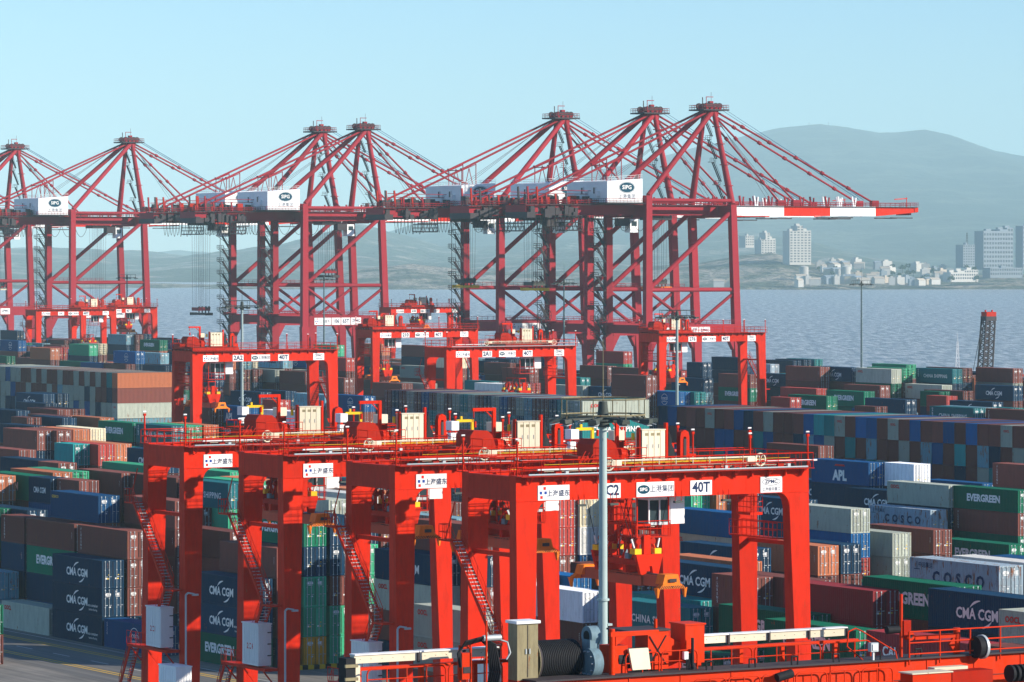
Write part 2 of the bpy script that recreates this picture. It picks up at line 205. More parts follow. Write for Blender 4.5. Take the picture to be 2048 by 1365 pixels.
STACKS="""
0 177.40 380.30 3 2.9 40 0 1 1 1 1 1
0 180.25 380.30 4 2.9 40 2 4 3 1 1 1 1 0
0 177.40 367.60 1 2.9 40 5 1
0 177.30 393.20 1 2.9 40 6 1
0 177.20 406.20 2 2.9 40 7 7 1 0
0 180.20 393.20 4 2.9 40 4 8 9 10 1 1 1 0
0 180.20 406.10 4 2.9 20 2 9 9 4 1 1 0 0
0 183.03 421.59 4 2.9 40 26 26 4 9 0 0 0 2
0 185.53 417.14 4 2.9 40 9 5 4 26 1 2 2 2
0 189.19 434.19 5 2.9 40 12 4 9 13 4 1 0 2 2 2
0 182.61 392.36 5 2.9 40 25 12 4 4 9 1 0 2 2 2
0 185.63 380.30 5 2.9 40 4 4 4 2 9 1 1 1 1 1
0 204.35 432.77 5 2.9 40 4 4 4 4 4 1 0 0 2 2
0 205.22 420.08 5 2.9 40 2 4 4 4 4 1 2 2 2 2
0 192.64 432.46 5 2.9 40 8 4 9 4 9 1 0 2 2 2
0 192.46 426.34 5 2.9 20 0 5 9 4 4 1 0 2 2 2
0 193.20 420.22 5 2.9 20 2 4 9 5 4 1 2 2 2 2
0 217.24 491.15 5 2.9 40 4 4 9 4 4 1 2 2 2 2
0 243.89 544.95 5 2.9 40 4 9 4 4 4 1 0 2 2 2
0 246.39 543.62 5 2.9 40 4 9 13 4 4 1 0 2 2 2
0 249.88 545.47 5 2.9 40 12 4 9 4 4 1 2 2 2 2
0 253.48 547.38 5 2.9 40 14 4 4 4 4 1 2 2 2 2
0 230.34 502.94 5 2.9 20 11 4 9 4 4 1 0 2 2 2
0 232.84 500.33 5 2.9 40 16 4 9 4 4 1 0 2 2 2
0 235.33 500.40 5 2.9 40 12 4 9 4 4 1 2 2 2 2
0 207.67 457.70 5 2.9 20 4 4 9 4 4 1 2 2 2 2
0 208.26 464.49 5 2.9 40 9 4 4 1 4 1 2 2 2 2
0 267.33 562.27 5 2.9 40 8 4 4 9 4 1 0 2 2 2
0 267.57 549.33 5 2.9 40 17 9 4 4 4 1 0 0 2 2
0 270.35 549.78 5 2.9 40 13 4 4 4 4 1 1 0 2 2
0 273.33 550.12 5 2.9 40 12 4 4 4 4 1 1 0 2 2
0 232.64 478.81 5 2.9 40 0 4 4 9 4 1 0 2 2 2
0 214.13 446.89 5 2.9 40 13 4 4 9 4 1 2 2 2 2
0 197.97 437.85 5 2.9 40 12 4 4 9 4 1 2 2 2 2
0 200.60 438.87 5 2.9 40 13 4 4 9 4 0 2 2 2 2
0 309.83 689.67 5 2.9 40 0 9 4 4 4 1 2 2 2 2
0 313.17 690.88 5 2.9 40 9 4 1 4 4 0 2 2 2 2
0 290.03 644.77 5 2.9 40 0 4 4 9 4 0 2 2 2 2
0 280.39 618.35 5 2.9 40 4 12 4 9 4 1 2 2 2 2
0 283.30 619.21 5 2.9 40 4 4 9 13 4 0 2 2 2 2
0 272.80 617.75 5 2.9 40 9 4 4 9 4 1 2 2 2 2
0 269.17 592.95 5 2.9 40 4 9 4 4 4 0 2 2 2 2
0 266.67 586.25 5 2.9 40 9 4 4 4 4 1 2 2 2 2
0 271.66 583.20 5 2.9 40 12 4 4 9 4 1 2 2 2 2
0 262.31 589.97 5 2.9 20 4 4 9 4 4 0 2 2 2 2
0 249.76 559.92 5 2.9 40 0 4 9 4 4 0 0 2 2 2
0 503.89 1141.07 6 2.9 40 9 9 4 4 4 9 0 2 2 2 2 2
0 443.89 1004.21 6 2.9 40 5 4 4 9 4 9 1 0 2 2 2 2
0 414.12 917.40 6 2.9 40 12 4 4 9 4 9 1 0 2 2 2 2
0 418.10 921.46 6 2.9 40 16 4 9 9 4 9 0 0 2 2 2 2
0 439.08 949.10 6 2.9 40 13 9 4 4 4 9 1 0 2 2 2 2
0 446.26 958.83 6 2.9 40 14 4 4 9 4 9 0 0 2 2 2 2
0 447.94 974.20 5 2.9 40 9 4 4 9 4 0 2 2 2 2
0 450.44 972.94 5 2.9 40 14 4 4 9 4 2 2 2 2 2
0 479.10 990.93 6 2.9 40 8 12 4 9 4 9 1 0 2 2 2 2
0 504.83 1066.01 6 2.9 40 7 9 4 4 4 9 1 0 0 2 2 2
0 507.33 1064.84 6 2.9 40 4 4 9 4 4 9 0 0 2 2 2 2
0 512.59 1070.43 6 2.9 40 9 4 4 4 4 9 0 2 2 2 2 2
0 468.56 968.52 5 2.9 40 7 4 4 4 4 1 0 2 2 2
0 415.95 873.22 6 2.9 40 5 9 4 4 4 9 1 0 2 2 2 2
0 413.93 899.56 5 2.9 40 8 4 4 9 4 0 2 2 2 2
0 412.75 884.78 5 2.9 40 18 4 4 9 4 0 2 2 2 2
0 413.13 872.53 5 2.9 40 4 4 4 9 4 0 2 2 2 2
0 420.79 959.12 5 2.9 40 26 4 4 9 4 0 2 2 2 2
0 418.69 936.32 5 2.9 40 4 4 9 9 4 0 2 2 2 2
0 421.19 935.05 5 2.9 40 16 4 4 9 4 0 2 2 2 2
0 415.47 856.41 5 2.9 40 9 4 4 9 4 0 2 2 2 2
0 412.85 818.17 6 2.9 40 12 4 4 9 4 9 1 1 0 0 2 2
0 415.35 817.09 6 2.9 40 7 4 4 9 4 9 0 0 0 2 2 2
0 449.55 878.40 5 2.9 40 14 4 4 4 4 0 2 2 2 2
0 427.64 820.78 6 2.9 40 19 4 4 9 4 9 1 0 2 2 2 2
0 434.30 822.30 6 2.9 40 5 9 4 4 4 9 1 0 2 2 2 2
0 417.85 816.56 5 2.9 40 4 9 4 4 4 0 0 2 2 2
0 421.80 813.43 5 2.9 40 6 4 4 9 4 0 0 2 2 2
0 420.08 795.86 5 2.9 40 4 4 9 9 4 1 0 2 2 2
0 349.10 679.28 5 2.9 40 0 9 4 4 4 1 0 0 0 0
0 355.73 681.96 5 2.9 40 0 4 4 9 4 1 0 2 2 2
0 352.79 660.63 5 2.9 40 7 4 4 9 4 1 1 1 1 1
0 332.29 639.66 5 2.9 20 16 4 4 9 4 1 2 2 2 2
0 396.02 792.21 5 2.9 40 9 4 1 4 4 1 1 0 2 2
0 309.89 621.33 5 2.9 40 4 4 9 4 4 1 0 0 0 2
0 312.39 613.06 5 2.9 40 18 8 4 4 4 1 1 1 1 0
0 309.93 590.64 5 2.9 40 20 4 4 9 4 1 1 1 1 0
0 426.07 801.51 5 2.9 40 14 4 4 4 4 0 0 2 2 2
0 490.16 911.88 6 2.9 40 13 9 4 4 4 9 1 0 2 2 2 2
0 428.96 793.39 6 2.9 40 16 4 9 4 4 9 1 0 0 2 2 2
0 404.47 748.97 5 2.9 40 4 4 13 9 4 1 0 2 2 2
0 355.29 650.42 5 2.9 40 5 4 4 9 4 1 1 1 1 1
0 506.58 895.33 6 2.9 40 4 9 4 4 4 9 1 0 2 2 2 2
0 505.77 916.43 6 2.9 40 12 4 9 4 4 9 1 1 1 0 0 2
0 465.14 821.84 5 2.9 40 6 4 4 9 4 1 0 2 2 2
0 396.78 710.53 5 2.9 40 4 4 9 4 4 1 0 0 0 0
0 400.96 708.05 5 2.9 40 6 4 4 4 4 0 2 2 2 2
0 495.50 834.88 5 2.9 40 4 4 9 4 4 1 0 2 2 2
0 495.11 819.36 5 2.9 40 4 4 9 4 4 0 2 2 2 2
0 489.01 806.59 6 2.9 40 9 4 4 4 4 9 1 1 0 0 2 2
0 474.83 791.46 5 2.9 40 4 4 16 9 4 1 0 2 2 2
0 419.27 712.47 5 2.9 40 11 4 4 9 4 0 2 2 2 2
0 412.74 697.18 5 2.9 40 21 4 4 9 4 1 2 2 2 2
0 415.24 695.97 5 2.9 40 21 4 4 9 4 0 2 2 2 2
0 420.28 700.22 5 2.9 40 16 4 4 9 4 0 2 2 2 2
0 461.45 800.69 6 2.9 40 14 4 4 4 4 9 1 1 0 2 2 2
0 514.51 814.66 6 2.9 40 16 13 4 4 4 9 1 0 2 2 2 2
0 501.17 800.43 5 2.9 40 4 4 4 9 4 1 0 2 2 2
0 498.45 782.26 5 2.9 40 4 4 4 9 4 1 0 2 2 2
0 448.50 726.92 5 2.9 40 11 9 4 4 4 1 2 2 2 2
0 419.54 679.08 5 2.9 40 6 4 4 9 4 1 2 2 2 2
0 420.83 666.83 5 2.9 40 0 9 4 4 4 1 2 2 2 2
0 413.71 647.13 6 2.9 40 4 4 4 9 4 9 1 1 0 0 0 0
0 466.66 707.95 5 2.9 40 9 7 4 4 4 1 0 2 2 2
0 416.21 639.58 5 2.9 40 5 4 4 9 4 1 0 0 0 0
0 418.71 638.25 5 2.9 40 11 4 4 9 4 0 2 2 2 2
0 493.08 756.89 5 2.9 40 16 4 4 9 4 1 0 2 2 2
0 495.58 755.77 5 2.9 40 4 4 4 9 4 0 2 2 2 2
0 506.29 752.65 6 2.9 40 9 9 4 4 4 9 1 0 0 0 2 2
0 475.15 721.23 6 2.9 20 9 9 4 4 4 9 1 0 2 2 2 2
0 491.08 726.98 5 2.9 40 4 8 4 4 4 1 1 0 2 2
0 566.47 819.99 5 2.9 40 9 4 4 4 4 0 0 2 2 2
0 574.21 826.68 5 2.9 40 9 9 4 4 4 0 2 2 2 2
0 579.35 829.35 5 2.9 40 11 4 9 4 4 0 2 2 2 2
0 543.41 795.86 5 2.9 40 22 4 4 9 4 1 2 2 2 2
0 499.80 725.43 5 2.9 40 0 9 4 4 4 1 0 0 2 2
0 502.30 721.03 5 2.9 40 11 9 4 4 4 0 2 2 2 2
0 476.10 679.61 6 2.9 40 4 4 9 4 4 9 1 1 2 2 2 2
0 479.25 673.15 6 2.9 40 0 4 4 9 4 9 1 0 2 2 2 2
0 479.78 660.24 6 2.9 40 6 26 4 4 4 9 1 0 2 2 2 2
0 486.00 665.06 6 2.9 40 13 4 4 4 4 9 0 0 0 2 2 2
0 481.75 679.36 5 2.9 40 4 4 9 9 4 2 2 2 2 2
0 470.87 651.78 5 2.9 40 4 4 9 4 4 1 2 2 2 2
0 449.71 643.10 5 2.9 40 16 4 9 4 4 1 2 2 2 2
0 427.00 607.48 5 2.9 40 8 4 9 4 4 1 2 2 2 2
0 447.30 624.23 5 2.9 40 8 26 4 4 4 1 0 2 2 2
0 416.83 604.32 5 2.9 20 16 4 9 4 4 1 2 2 2 2
0 502.53 686.29 6 2.9 40 13 4 4 4 4 9 0 0 2 2 2 2
0 490.18 654.06 6 2.9 40 17 9 4 4 4 9 1 0 2 2 2 2
0 496.31 658.93 6 2.9 40 4 9 4 4 4 9 0 0 2 2 2 2
0 502.73 650.84 6 2.9 40 4 6 4 4 4 9 1 0 2 2 2 2
0 516.91 682.17 5 2.9 20 12 4 9 4 4 0 0 2 2 2
0 483.17 648.11 5 2.9 40 6 4 9 4 4 1 0 0 2 2
0 459.41 617.03 5 2.9 20 8 9 4 4 4 0 0 2 2 2
0 445.63 596.41 5 2.9 20 16 4 9 4 4 1 0 2 2 2
0 491.30 636.03 5 2.9 40 0 4 9 4 4 1 0 2 2 2
0 464.91 617.09 5 2.9 40 4 9 4 4 4 0 2 2 2 2
0 428.47 585.45 5 2.9 40 9 4 9 4 4 1 2 2 2 2
0 433.96 567.71 5 2.9 40 0 4 9 4 4 1 2 2 2 2
0 414.07 546.72 5 2.9 40 17 9 4 4 4 1 2 2 2 2
0 417.05 547.56 5 2.9 40 7 9 4 4 4 0 2 2 2 2
0 419.55 543.49 5 2.9 20 11 9 4 4 4 0 2 2 2 2
0 415.41 533.01 5 2.9 40 2 9 4 4 4 1 2 2 2 2
0 404.08 560.61 5 2.9 20 4 4 4 9 4 0 2 2 2 2
0 313.12 447.31 5 2.9 40 4 4 4 9 4 1 1 0 2 2
0 293.20 408.21 5 2.9 40 18 9 4 4 4 1 1 2 2 2
0 295.54 402.09 5 2.9 20 20 4 9 9 4 1 0 2 2 2
0 295.70 415.84 4 2.9 40 0 9 4 4 1 2 2 2
0 289.99 395.99 4 2.9 40 0 9 4 4 1 2 2 2
0 287.49 384.33 5 2.6 40 6 9 4 4 4 1 0 0 2 2
0 288.13 372.08 5 2.6 40 8 2 26 4 4 1 1 1 2 2
0 308.90 406.02 4 2.9 40 10 4 4 4 1 2 2 2
0 306.11 388.14 5 2.9 40 2 4 9 4 4 1 0 2 2 2
0 251.83 353.78 5 2.6 40 6 10 16 4 4 1 1 0 2 2
0 283.24 382.14 4 2.6 40 22 26 4 4 1 2 2 2
0 262.76 353.98 4 2.6 40 4 4 9 13 1 0 2 2
0 256.18 352.35 4 2.6 40 6 6 4 4 1 1 2 2
0 231.51 326.92 4 2.9 40 9 4 4 4 1 0 2 2
0 228.39 326.36 4 2.9 40 12 4 4 4 1 0 2 2
0 271.01 351.55 3 2.9 40 8 26 4 1 2 2
0 204.13 266.11 5 2.9 40 22 4 4 9 4 1 2 2 2 2
0 208.17 265.59 5 2.9 40 21 4 9 4 4 1 2 2 2 2
0 210.81 264.03 5 2.9 40 10 4 4 4 4 0 2 2 2 2
0 188.61 251.23 5 2.9 40 8 4 9 4 4 1 1 2 2 2
0 186.11 258.54 5 2.75 40 24 16 2 26 4 1 0 2 2 2
0 185.96 239.00 5 2.9 40 0 9 4 4 9 1 1 2 2 2
0 179.22 221.47 5 2.9 40 6 4 4 9 4 1 2 2 2 2
0 161.44 212.84 5 2.9 40 24 16 4 4 4 1 1 2 2 2
0 161.86 200.59 5 2.9 40 2 4 4 4 4 1 2 2 2 2
0 183.53 264.01 4 2.9 40 8 8 26 26 1 0 2 2
0 205.17 406.93 5 2.9 40 17 13 4 9 4 1 1 2 2 2
0 202.67 410.89 4 2.9 40 4 4 9 4 1 2 2 2
0 188.55 373.55 4 2.9 40 4 4 9 4 1 1 2 2
0 179.10 350.60 3 2.9 40 0 1 8 1 1 1
0 182.00 350.60 4 2.9 40 4 4 4 9 1 1 1 1
0 184.90 350.50 5 2.9 40 8 9 13 13 15 1 1 1 1 1
0 187.75 350.50 5 2.9 40 9 9 4 13 13 1 1 1 1 1
0 190.60 350.50 4 2.9 40 13 13 23 4 1 1 1 1
0 202.82 367.02 3 2.9 40 9 9 4 2 2 2
0 207.34 380.83 5 2.9 40 21 9 4 9 4 1 1 2 2 2
0 211.66 383.62 5 2.9 40 12 4 4 9 4 1 1 0 2 2
0 200.32 374.24 5 2.9 40 6 9 9 4 4 1 2 2 2 2
0 208.50 408.14 5 2.9 40 13 4 9 4 4 1 2 2 2 2
0 211.21 408.90 5 2.9 40 12 4 9 4 4 1 2 2 2 2
0 195.99 378.19 5 2.9 20 20 8 9 4 4 1 2 2 2 2
0 216.19 428.31 5 2.9 40 13 4 4 9 4 1 2 2 2 2
0 190.26 333.89 4 2.9 40 0 6 4 9 1 1 1 1
0 192.75 330.89 5 2.9 40 4 9 4 4 9 1 1 1 2 2
0 179.33 306.82 3 2.9 40 6 6 4 1 1 1
0 216.11 368.61 3 2.9 20 2 9 4 0 2 2
0 201.73 337.09 3 2.9 40 6 9 4 1 0 2
0 196.44 330.09 2 2.9 40 6 4 1 1
0 207.69 338.56 3 2.9 40 10 9 4 1 2 2
0 198.93 322.03 3 2.9 40 20 4 4 1 1 1
0 204.99 340.17 3 2.9 40 6 14 4 1 2 2
0 220.69 362.24 5 2.9 40 16 16 2 4 7 1 1 1 2 2
0 223.19 361.82 5 2.9 40 14 21 10 13 7 1 1 0 2 2
0 225.69 359.86 5 2.9 40 14 16 4 9 4 1 1 1 2 2
0 245.25 374.51 5 2.9 40 13 14 4 9 4 1 2 2 2 2
0 247.75 373.29 5 2.9 40 12 16 4 9 4 1 2 2 2 2
0 250.25 371.95 5 2.9 40 0 9 4 4 4 1 0 2 2 2
0 217.54 342.32 3 2.9 40 4 9 4 1 0 2
0 202.86 308.21 3 2.9 40 11 4 4 1 2 2
0 197.84 302.30 3 2.9 40 17 11 4 1 1 1
0 212.77 339.46 2 2.9 40 26 26 1 1
0 158.76 368.21 2 2.9 40 26 4 0 0
0 236.98 353.77 5 2.6 40 10 6 9 4 4 1 1 2 2 2
0 220.82 326.89 4 2.9 40 0 4 4 9 1 2 2 2
0 210.26 312.89 4 2.9 40 12 4 9 4 1 2 2 2
0 205.36 306.94 4 2.9 40 0 4 9 4 1 0 2 2
0 200.84 297.32 4 2.9 20 2 4 9 4 1 0 0 2
0 203.44 291.91 4 2.9 40 4 4 4 26 1 2 2 2
0 269.85 389.20 4 2.9 40 0 9 4 4 1 1 2 2
0 179.17 251.07 4 2.9 40 8 8 26 4 1 1 2 2
0 176.26 265.07 3 2.9 40 8 26 4 1 0 2
0 181.04 267.32 3 2.9 40 26 26 4 1 2 2
0 228.19 358.20 5 2.9 40 14 4 16 4 4 1 1 1 0 2
0 236.82 368.67 5 2.9 40 0 9 4 4 4 1 1 0 2 2
2 335.90 713.13 6 2.9 40 12 4 6 7 9 9 1 1 1 0 2 2
2 335.90 715.66 6 2.9 40 11 9 6 10 11 4 0 0 0 2 2 2
2 335.90 718.19 6 2.9 40 4 4 6 6 4 10 0 0 0 2 2 2
2 335.90 720.72 6 2.9 40 6 4 9 4 4 4 0 0 0 2 2 2
2 335.90 723.25 6 2.9 40 4 6 6 9 6 4 0 0 0 2 2 2
2 335.90 725.78 6 2.9 40 6 9 10 6 11 4 0 0 0 2 2 2
2 335.90 728.31 6 2.9 40 4 6 6 7 4 4 0 0 0 2 2 2
2 335.90 730.84 6 2.9 40 6 6 10 4 6 9 0 0 0 2 2 2
2 335.90 733.37 6 2.9 40 4 6 6 4 6 4 0 0 0 2 2 2
2 335.90 735.90 6 2.9 40 4 6 6 4 4 7 0 0 2 2 2 2
2 335.90 738.43 6 2.9 40 6 7 4 7 6 4 0 0 2 2 2 2
2 335.90 740.96 6 2.9 40 4 4 4 4 4 4 0 0 2 2 2 2
2 335.90 743.49 6 2.9 40 4 6 4 4 4 9 0 0 2 2 2 2
2 335.90 746.02 6 2.9 40 6 4 9 4 11 10 0 0 2 2 2 2
2 335.90 748.55 6 2.9 40 4 4 10 4 4 4 0 0 2 2 2 2
2 335.90 751.08 6 2.9 40 6 4 6 9 4 9 0 0 2 2 2 2
2 335.90 753.61 6 2.9 40 4 6 6 4 4 9 0 0 2 2 2 2
2 335.90 756.14 6 2.9 40 4 4 4 9 9 7 0 0 2 2 2 2
2 335.90 758.67 6 2.9 40 6 4 7 4 7 10 0 0 2 2 2 2
2 335.90 761.20 6 2.9 40 6 10 9 4 9 9 0 0 0 2 2 2
2 335.90 763.73 6 2.9 40 10 6 9 6 9 4 0 0 0 2 2 2
2 335.90 766.26 6 2.9 40 6 6 6 6 4 4 0 0 0 2 2 2
2 335.90 768.79 6 2.9 40 6 4 9 4 9 6 0 2 2 2 2 2
2 335.90 771.32 6 2.9 40 6 6 4 11 6 9 0 2 2 2 2 2
2 335.90 773.85 6 2.9 40 6 6 7 4 6 4 0 2 2 2 2 2
2 335.90 776.38 6 2.9 40 6 4 7 4 4 4 0 2 2 2 2 2
2 335.90 778.91 6 2.9 40 6 6 9 11 9 11 2 2 2 2 2 2
1 332.21 537.85 6 2.9 40 6 11 4 9 6 4 1 1 1 1 1 2
1 332.21 540.38 6 2.9 40 6 6 9 7 9 9 0 0 0 0 0 2
1 332.21 542.91 6 2.9 40 11 9 6 4 6 4 0 0 0 0 0 0
1 332.21 545.44 6 2.9 40 9 6 11 4 9 11 0 0 0 0 0 0
1 332.21 547.97 6 2.9 40 4 4 7 7 9 4 0 0 0 0 0 0
1 332.21 550.50 6 2.9 40 4 4 9 9 9 11 0 0 0 0 0 0
1 332.21 553.03 6 2.9 40 7 7 4 4 9 10 0 0 0 0 0 0
1 332.21 555.56 6 2.9 40 6 9 4 9 9 4 0 0 0 0 0 0
1 332.21 558.09 6 2.9 40 4 11 10 4 10 4 0 0 0 0 0 0
1 332.21 560.62 6 2.9 40 10 4 6 9 6 4 0 0 0 0 0 0
1 332.21 563.15 6 2.9 40 6 6 9 4 4 7 0 0 0 0 0 0
1 332.21 565.68 6 2.9 40 9 6 4 11 6 4 0 0 0 0 0 0
1 332.21 568.21 6 2.9 40 4 11 11 4 7 9 0 0 0 0 0 0
1 332.21 570.74 6 2.9 40 6 7 6 9 6 10 0 0 0 0 0 0
1 332.21 573.27 6 2.9 40 11 6 9 6 4 4 0 0 0 0 0 0
1 332.21 575.80 6 2.9 40 6 9 4 10 4 6 0 0 0 0 0 0
1 332.21 578.33 6 2.9 40 4 4 10 9 4 4 0 0 0 0 0 0
1 332.21 580.86 6 2.9 40 6 6 7 7 4 10 0 0 0 0 0 0
1 332.21 583.39 6 2.9 40 4 11 6 6 4 4 0 0 0 0 0 0
1 332.21 585.92 6 2.9 40 10 10 9 6 9 4 0 0 0 0 0 0
1 332.21 588.45 6 2.9 40 4 4 4 4 6 9 0 0 0 0 0 0
1 332.21 590.98 6 2.9 40 6 6 4 4 6 7 0 0 0 0 0 0
1 332.21 593.51 6 2.9 40 4 9 6 4 11 6 0 0 0 0 0 0
1 332.21 596.04 6 2.9 40 9 10 9 6 9 6 0 0 0 0 0 0
1 332.21 598.57 6 2.9 40 4 4 4 9 9 6 0 0 0 0 0 0
2 332.21 405.00 6 2.9 40 4 10 7 6 4 4 2 2 2 2 2 2
2 332.21 407.53 6 2.9 40 4 6 4 6 11 4 2 2 2 2 2 2
2 332.21 410.06 6 2.9 40 10 4 4 10 6 9 2 2 2 2 2 2
2 332.21 412.59 6 2.9 40 10 4 10 4 4 6 2 2 2 2 2 2
2 332.21 415.12 6 2.9 40 4 7 4 9 11 11 2 2 2 2 2 2
2 332.21 417.65 6 2.9 40 6 10 11 11 9 4 2 2 2 2 2 2
2 332.21 420.18 6 2.9 40 4 4 4 9 7 10 2 2 2 2 2 2
2 332.21 422.71 6 2.9 40 10 11 6 4 9 9 2 2 2 2 2 2
2 332.21 425.24 6 2.9 40 4 4 4 11 10 9 2 2 2 2 2 2
2 332.21 427.77 6 2.9 40 4 6 10 6 9 9 1 0 2 2 2 2
2 332.21 430.30 6 2.9 40 6 4 7 9 10 4 1 0 2 2 2 2
2 332.21 432.83 6 2.9 40 4 9 11 7 4 6 1 0 0 2 2 2
2 332.21 435.36 6 2.9 40 4 7 6 11 9 9 1 1 0 2 2 2
2 332.21 437.89 6 2.9 40 10 4 4 10 9 6 1 0 0 2 2 2
2 332.21 440.42 6 2.9 40 4 11 9 9 11 10 1 1 0 2 2 2
2 332.21 442.95 6 2.9 40 10 4 4 10 9 9 1 0 0 2 2 2
2 332.21 445.48 6 2.9 40 4 10 4 9 10 9 1 0 0 2 2 2
2 332.21 448.01 6 2.9 40 4 7 10 6 9 4 1 0 0 2 2 2
2 332.21 450.54 6 2.9 40 10 4 6 6 9 9 1 0 2 2 2 2
2 332.21 453.07 6 2.9 40 4 6 4 11 4 11 1 0 2 2 2 2
2 332.21 455.60 6 2.9 40 6 4 4 4 4 9 1 0 0 2 2 2
2 332.21 458.13 6 2.9 40 4 4 7 6 9 4 1 0 0 2 2 2
2 332.21 460.66 6 2.9 40 10 7 11 10 6 4 1 0 0 2 2 2
2 332.21 463.19 6 2.9 40 10 4 10 7 7 11 1 0 0 2 2 2
2 332.21 465.72 6 2.9 40 4 11 4 10 6 9 1 0 0 2 2 2
2 332.21 468.25 6 2.9 40 6 4 4 7 11 10 1 0 0 2 2 2
2 332.21 470.78 6 2.9 40 11 6 6 9 4 4 1 0 2 2 2 2
2 332.21 473.31 6 2.9 40 11 10 4 4 7 6 1 0 2 2 2 2
2 332.21 475.84 6 2.9 40 10 7 11 7 10 4 1 0 2 2 2 2
2 332.21 478.37 6 2.9 40 4 9 4 4 10 4 1 0 2 2 2 2
2 332.21 480.90 6 2.9 40 4 4 4 10 4 6 0 0 2 2 2 2
2 332.21 483.43 6 2.9 40 4 4 10 4 4 4 1 0 2 2 2 2
2 332.21 485.96 6 2.9 40 6 10 7 4 4 9 0 0 0 0 0 2
2 332.21 488.49 6 2.9 40 4 11 9 4 6 4 1 0 0 0 0 2
2 332.21 491.02 6 2.9 40 9 4 4 11 4 6 0 0 0 0 2 2
2 332.21 493.55 6 2.9 40 10 4 4 6 9 6 0 0 0 0 2 2
2 332.21 496.08 6 2.9 40 4 10 10 10 7 4 1 0 0 0 2 2
2 332.21 498.61 6 2.9 40 4 10 11 7 4 4 0 0 0 0 2 2
2 332.21 501.14 6 2.9 40 6 4 4 9 4 9 1 0 0 0 2 2
2 332.21 503.67 6 2.9 40 4 4 4 6 9 6 0 0 0 0 2 2
2 332.21 506.20 6 2.9 40 4 4 6 4 11 9 1 0 0 0 2 2
2 332.21 508.73 6 2.9 40 4 9 9 4 11 7 0 0 0 0 2 2
2 332.21 511.26 6 2.9 40 10 4 10 9 4 9 0 0 0 0 2 2
2 332.21 513.79 6 2.9 40 9 4 4 11 11 9 0 0 0 0 2 2
0 204.80 354.70 4 2.9 40 12 10 4 12 0 2 2 2
0 219.05 380.30 4 2.9 40 7 9 6 7 1 2 2 2
0 219.05 393.10 4 2.9 40 26 4 16 4 0 2 2 2
0 221.90 393.10 4 2.9 40 6 4 11 12 0 2 2 2
0 232.20 405.90 4 2.9 40 4 7 11 9 1 2 2 2
0 235.05 431.50 4 2.9 40 16 4 4 10 0 2 2 2
0 237.90 405.90 3 2.9 40 4 11 26 0 2 2
0 237.90 469.90 4 2.9 40 2 4 26 4 0 2 2 2
0 240.75 405.90 3 2.9 40 4 9 4 0 2 2
0 243.60 405.90 3 2.9 40 4 2 4 0 2 2
0 243.60 418.70 3 2.9 40 6 0 4 0 2 2
0 243.60 559.50 4 2.9 40 9 16 9 26 0 2 2 2
0 246.45 341.90 2 2.9 40 9 10 0 2
0 246.45 405.90 4 2.9 40 4 0 0 2 0 2 2 2
0 246.45 418.70 3 2.9 40 11 11 9 0 2 2
0 249.30 341.90 2 2.9 40 26 4 0 2
0 249.30 418.70 3 2.9 40 9 9 26 0 2 2
0 249.30 431.50 3 2.9 40 9 7 4 0 2 2
0 259.60 546.70 4 2.9 40 11 11 6 4 0 2 2 2
0 262.45 482.70 3 2.9 40 2 4 10 0 2 2
0 271.00 495.50 3 2.9 40 9 16 7 1 2 2
0 271.00 508.30 2 2.9 40 6 4 0 2
0 273.85 457.10 2 2.9 40 26 9 0 2
0 273.85 469.90 2 2.9 40 11 26 0 2
0 273.85 508.30 2 2.9 40 4 4 0 2
0 276.70 380.30 3 2.9 40 10 4 16 0 2 2
0 276.70 469.90 2 2.9 40 16 4 0 2
0 276.70 533.90 2 2.9 40 7 2 0 2
0 289.85 533.90 2 2.9 40 12 10 0 2
0 289.85 572.30 2 2.9 40 9 4 0 2
0 292.70 533.90 2 2.9 40 6 4 0 2
0 292.70 585.10 2 2.9 40 4 2 0 2
0 295.55 546.70 2 2.9 40 7 0 0 2
0 298.40 546.70 2 2.9 40 11 9 0 2
0 301.25 508.30 1 2.9 40 9 0
0 301.25 521.10 1 2.9 40 4 0
0 301.25 559.50 1 2.9 40 9 0
0 304.10 508.30 1 2.9 40 10 0
0 304.10 521.10 1 2.9 40 4 0
0 304.10 661.90 4 2.9 40 10 9 4 9 0 2 2 2
0 317.25 610.70 1 2.9 40 11 0
0 322.95 649.10 4 2.9 40 0 2 10 11 0 2 2 2
0 325.80 597.90 1 2.9 40 11 0
0 325.80 623.50 1 2.9 40 12 0
0 325.80 636.30 1 2.9 40 4 0
0 328.65 636.30 1 2.9 40 6 0
0 350.00 533.90 2 2.9 40 11 9 0 2
0 350.00 546.70 2 2.9 40 4 6 0 2
0 350.00 623.50 1 2.9 40 4 0
0 350.00 713.10 3 2.9 40 26 26 11 0 2 2
0 352.85 687.50 4 2.9 40 2 6 9 11 0 2 2 2
0 352.85 713.10 3 2.9 40 4 9 16 0 2 2
0 352.85 725.90 4 2.9 40 10 9 4 4 0 2 2 2
0 358.55 649.10 1 2.9 40 6 0
0 358.55 738.70 4 2.9 40 4 6 4 6 0 2 2 2
0 361.40 649.10 1 2.9 40 26 0
0 364.25 649.10 1 2.9 40 26 0
0 364.25 661.90 1 2.9 40 12 0
0 367.10 751.50 4 2.9 40 7 9 16 12 0 2 2 2
0 377.40 777.10 5 2.9 40 4 11 2 4 16 0 0 2 2 2
0 380.25 777.10 5 2.9 40 4 26 10 10 4 0 0 2 2 2
0 383.10 597.90 1 2.9 40 6 0
0 383.10 764.30 3 2.9 40 4 0 6 0 2 2
0 383.10 777.10 3 2.9 40 4 2 6 0 2 2
0 385.95 789.90 5 2.9 40 4 9 10 4 10 0 2 2 2 2
0 385.95 879.50 5 2.9 40 9 9 10 0 4 0 2 2 2 2
0 388.80 610.70 1 2.9 40 0 0
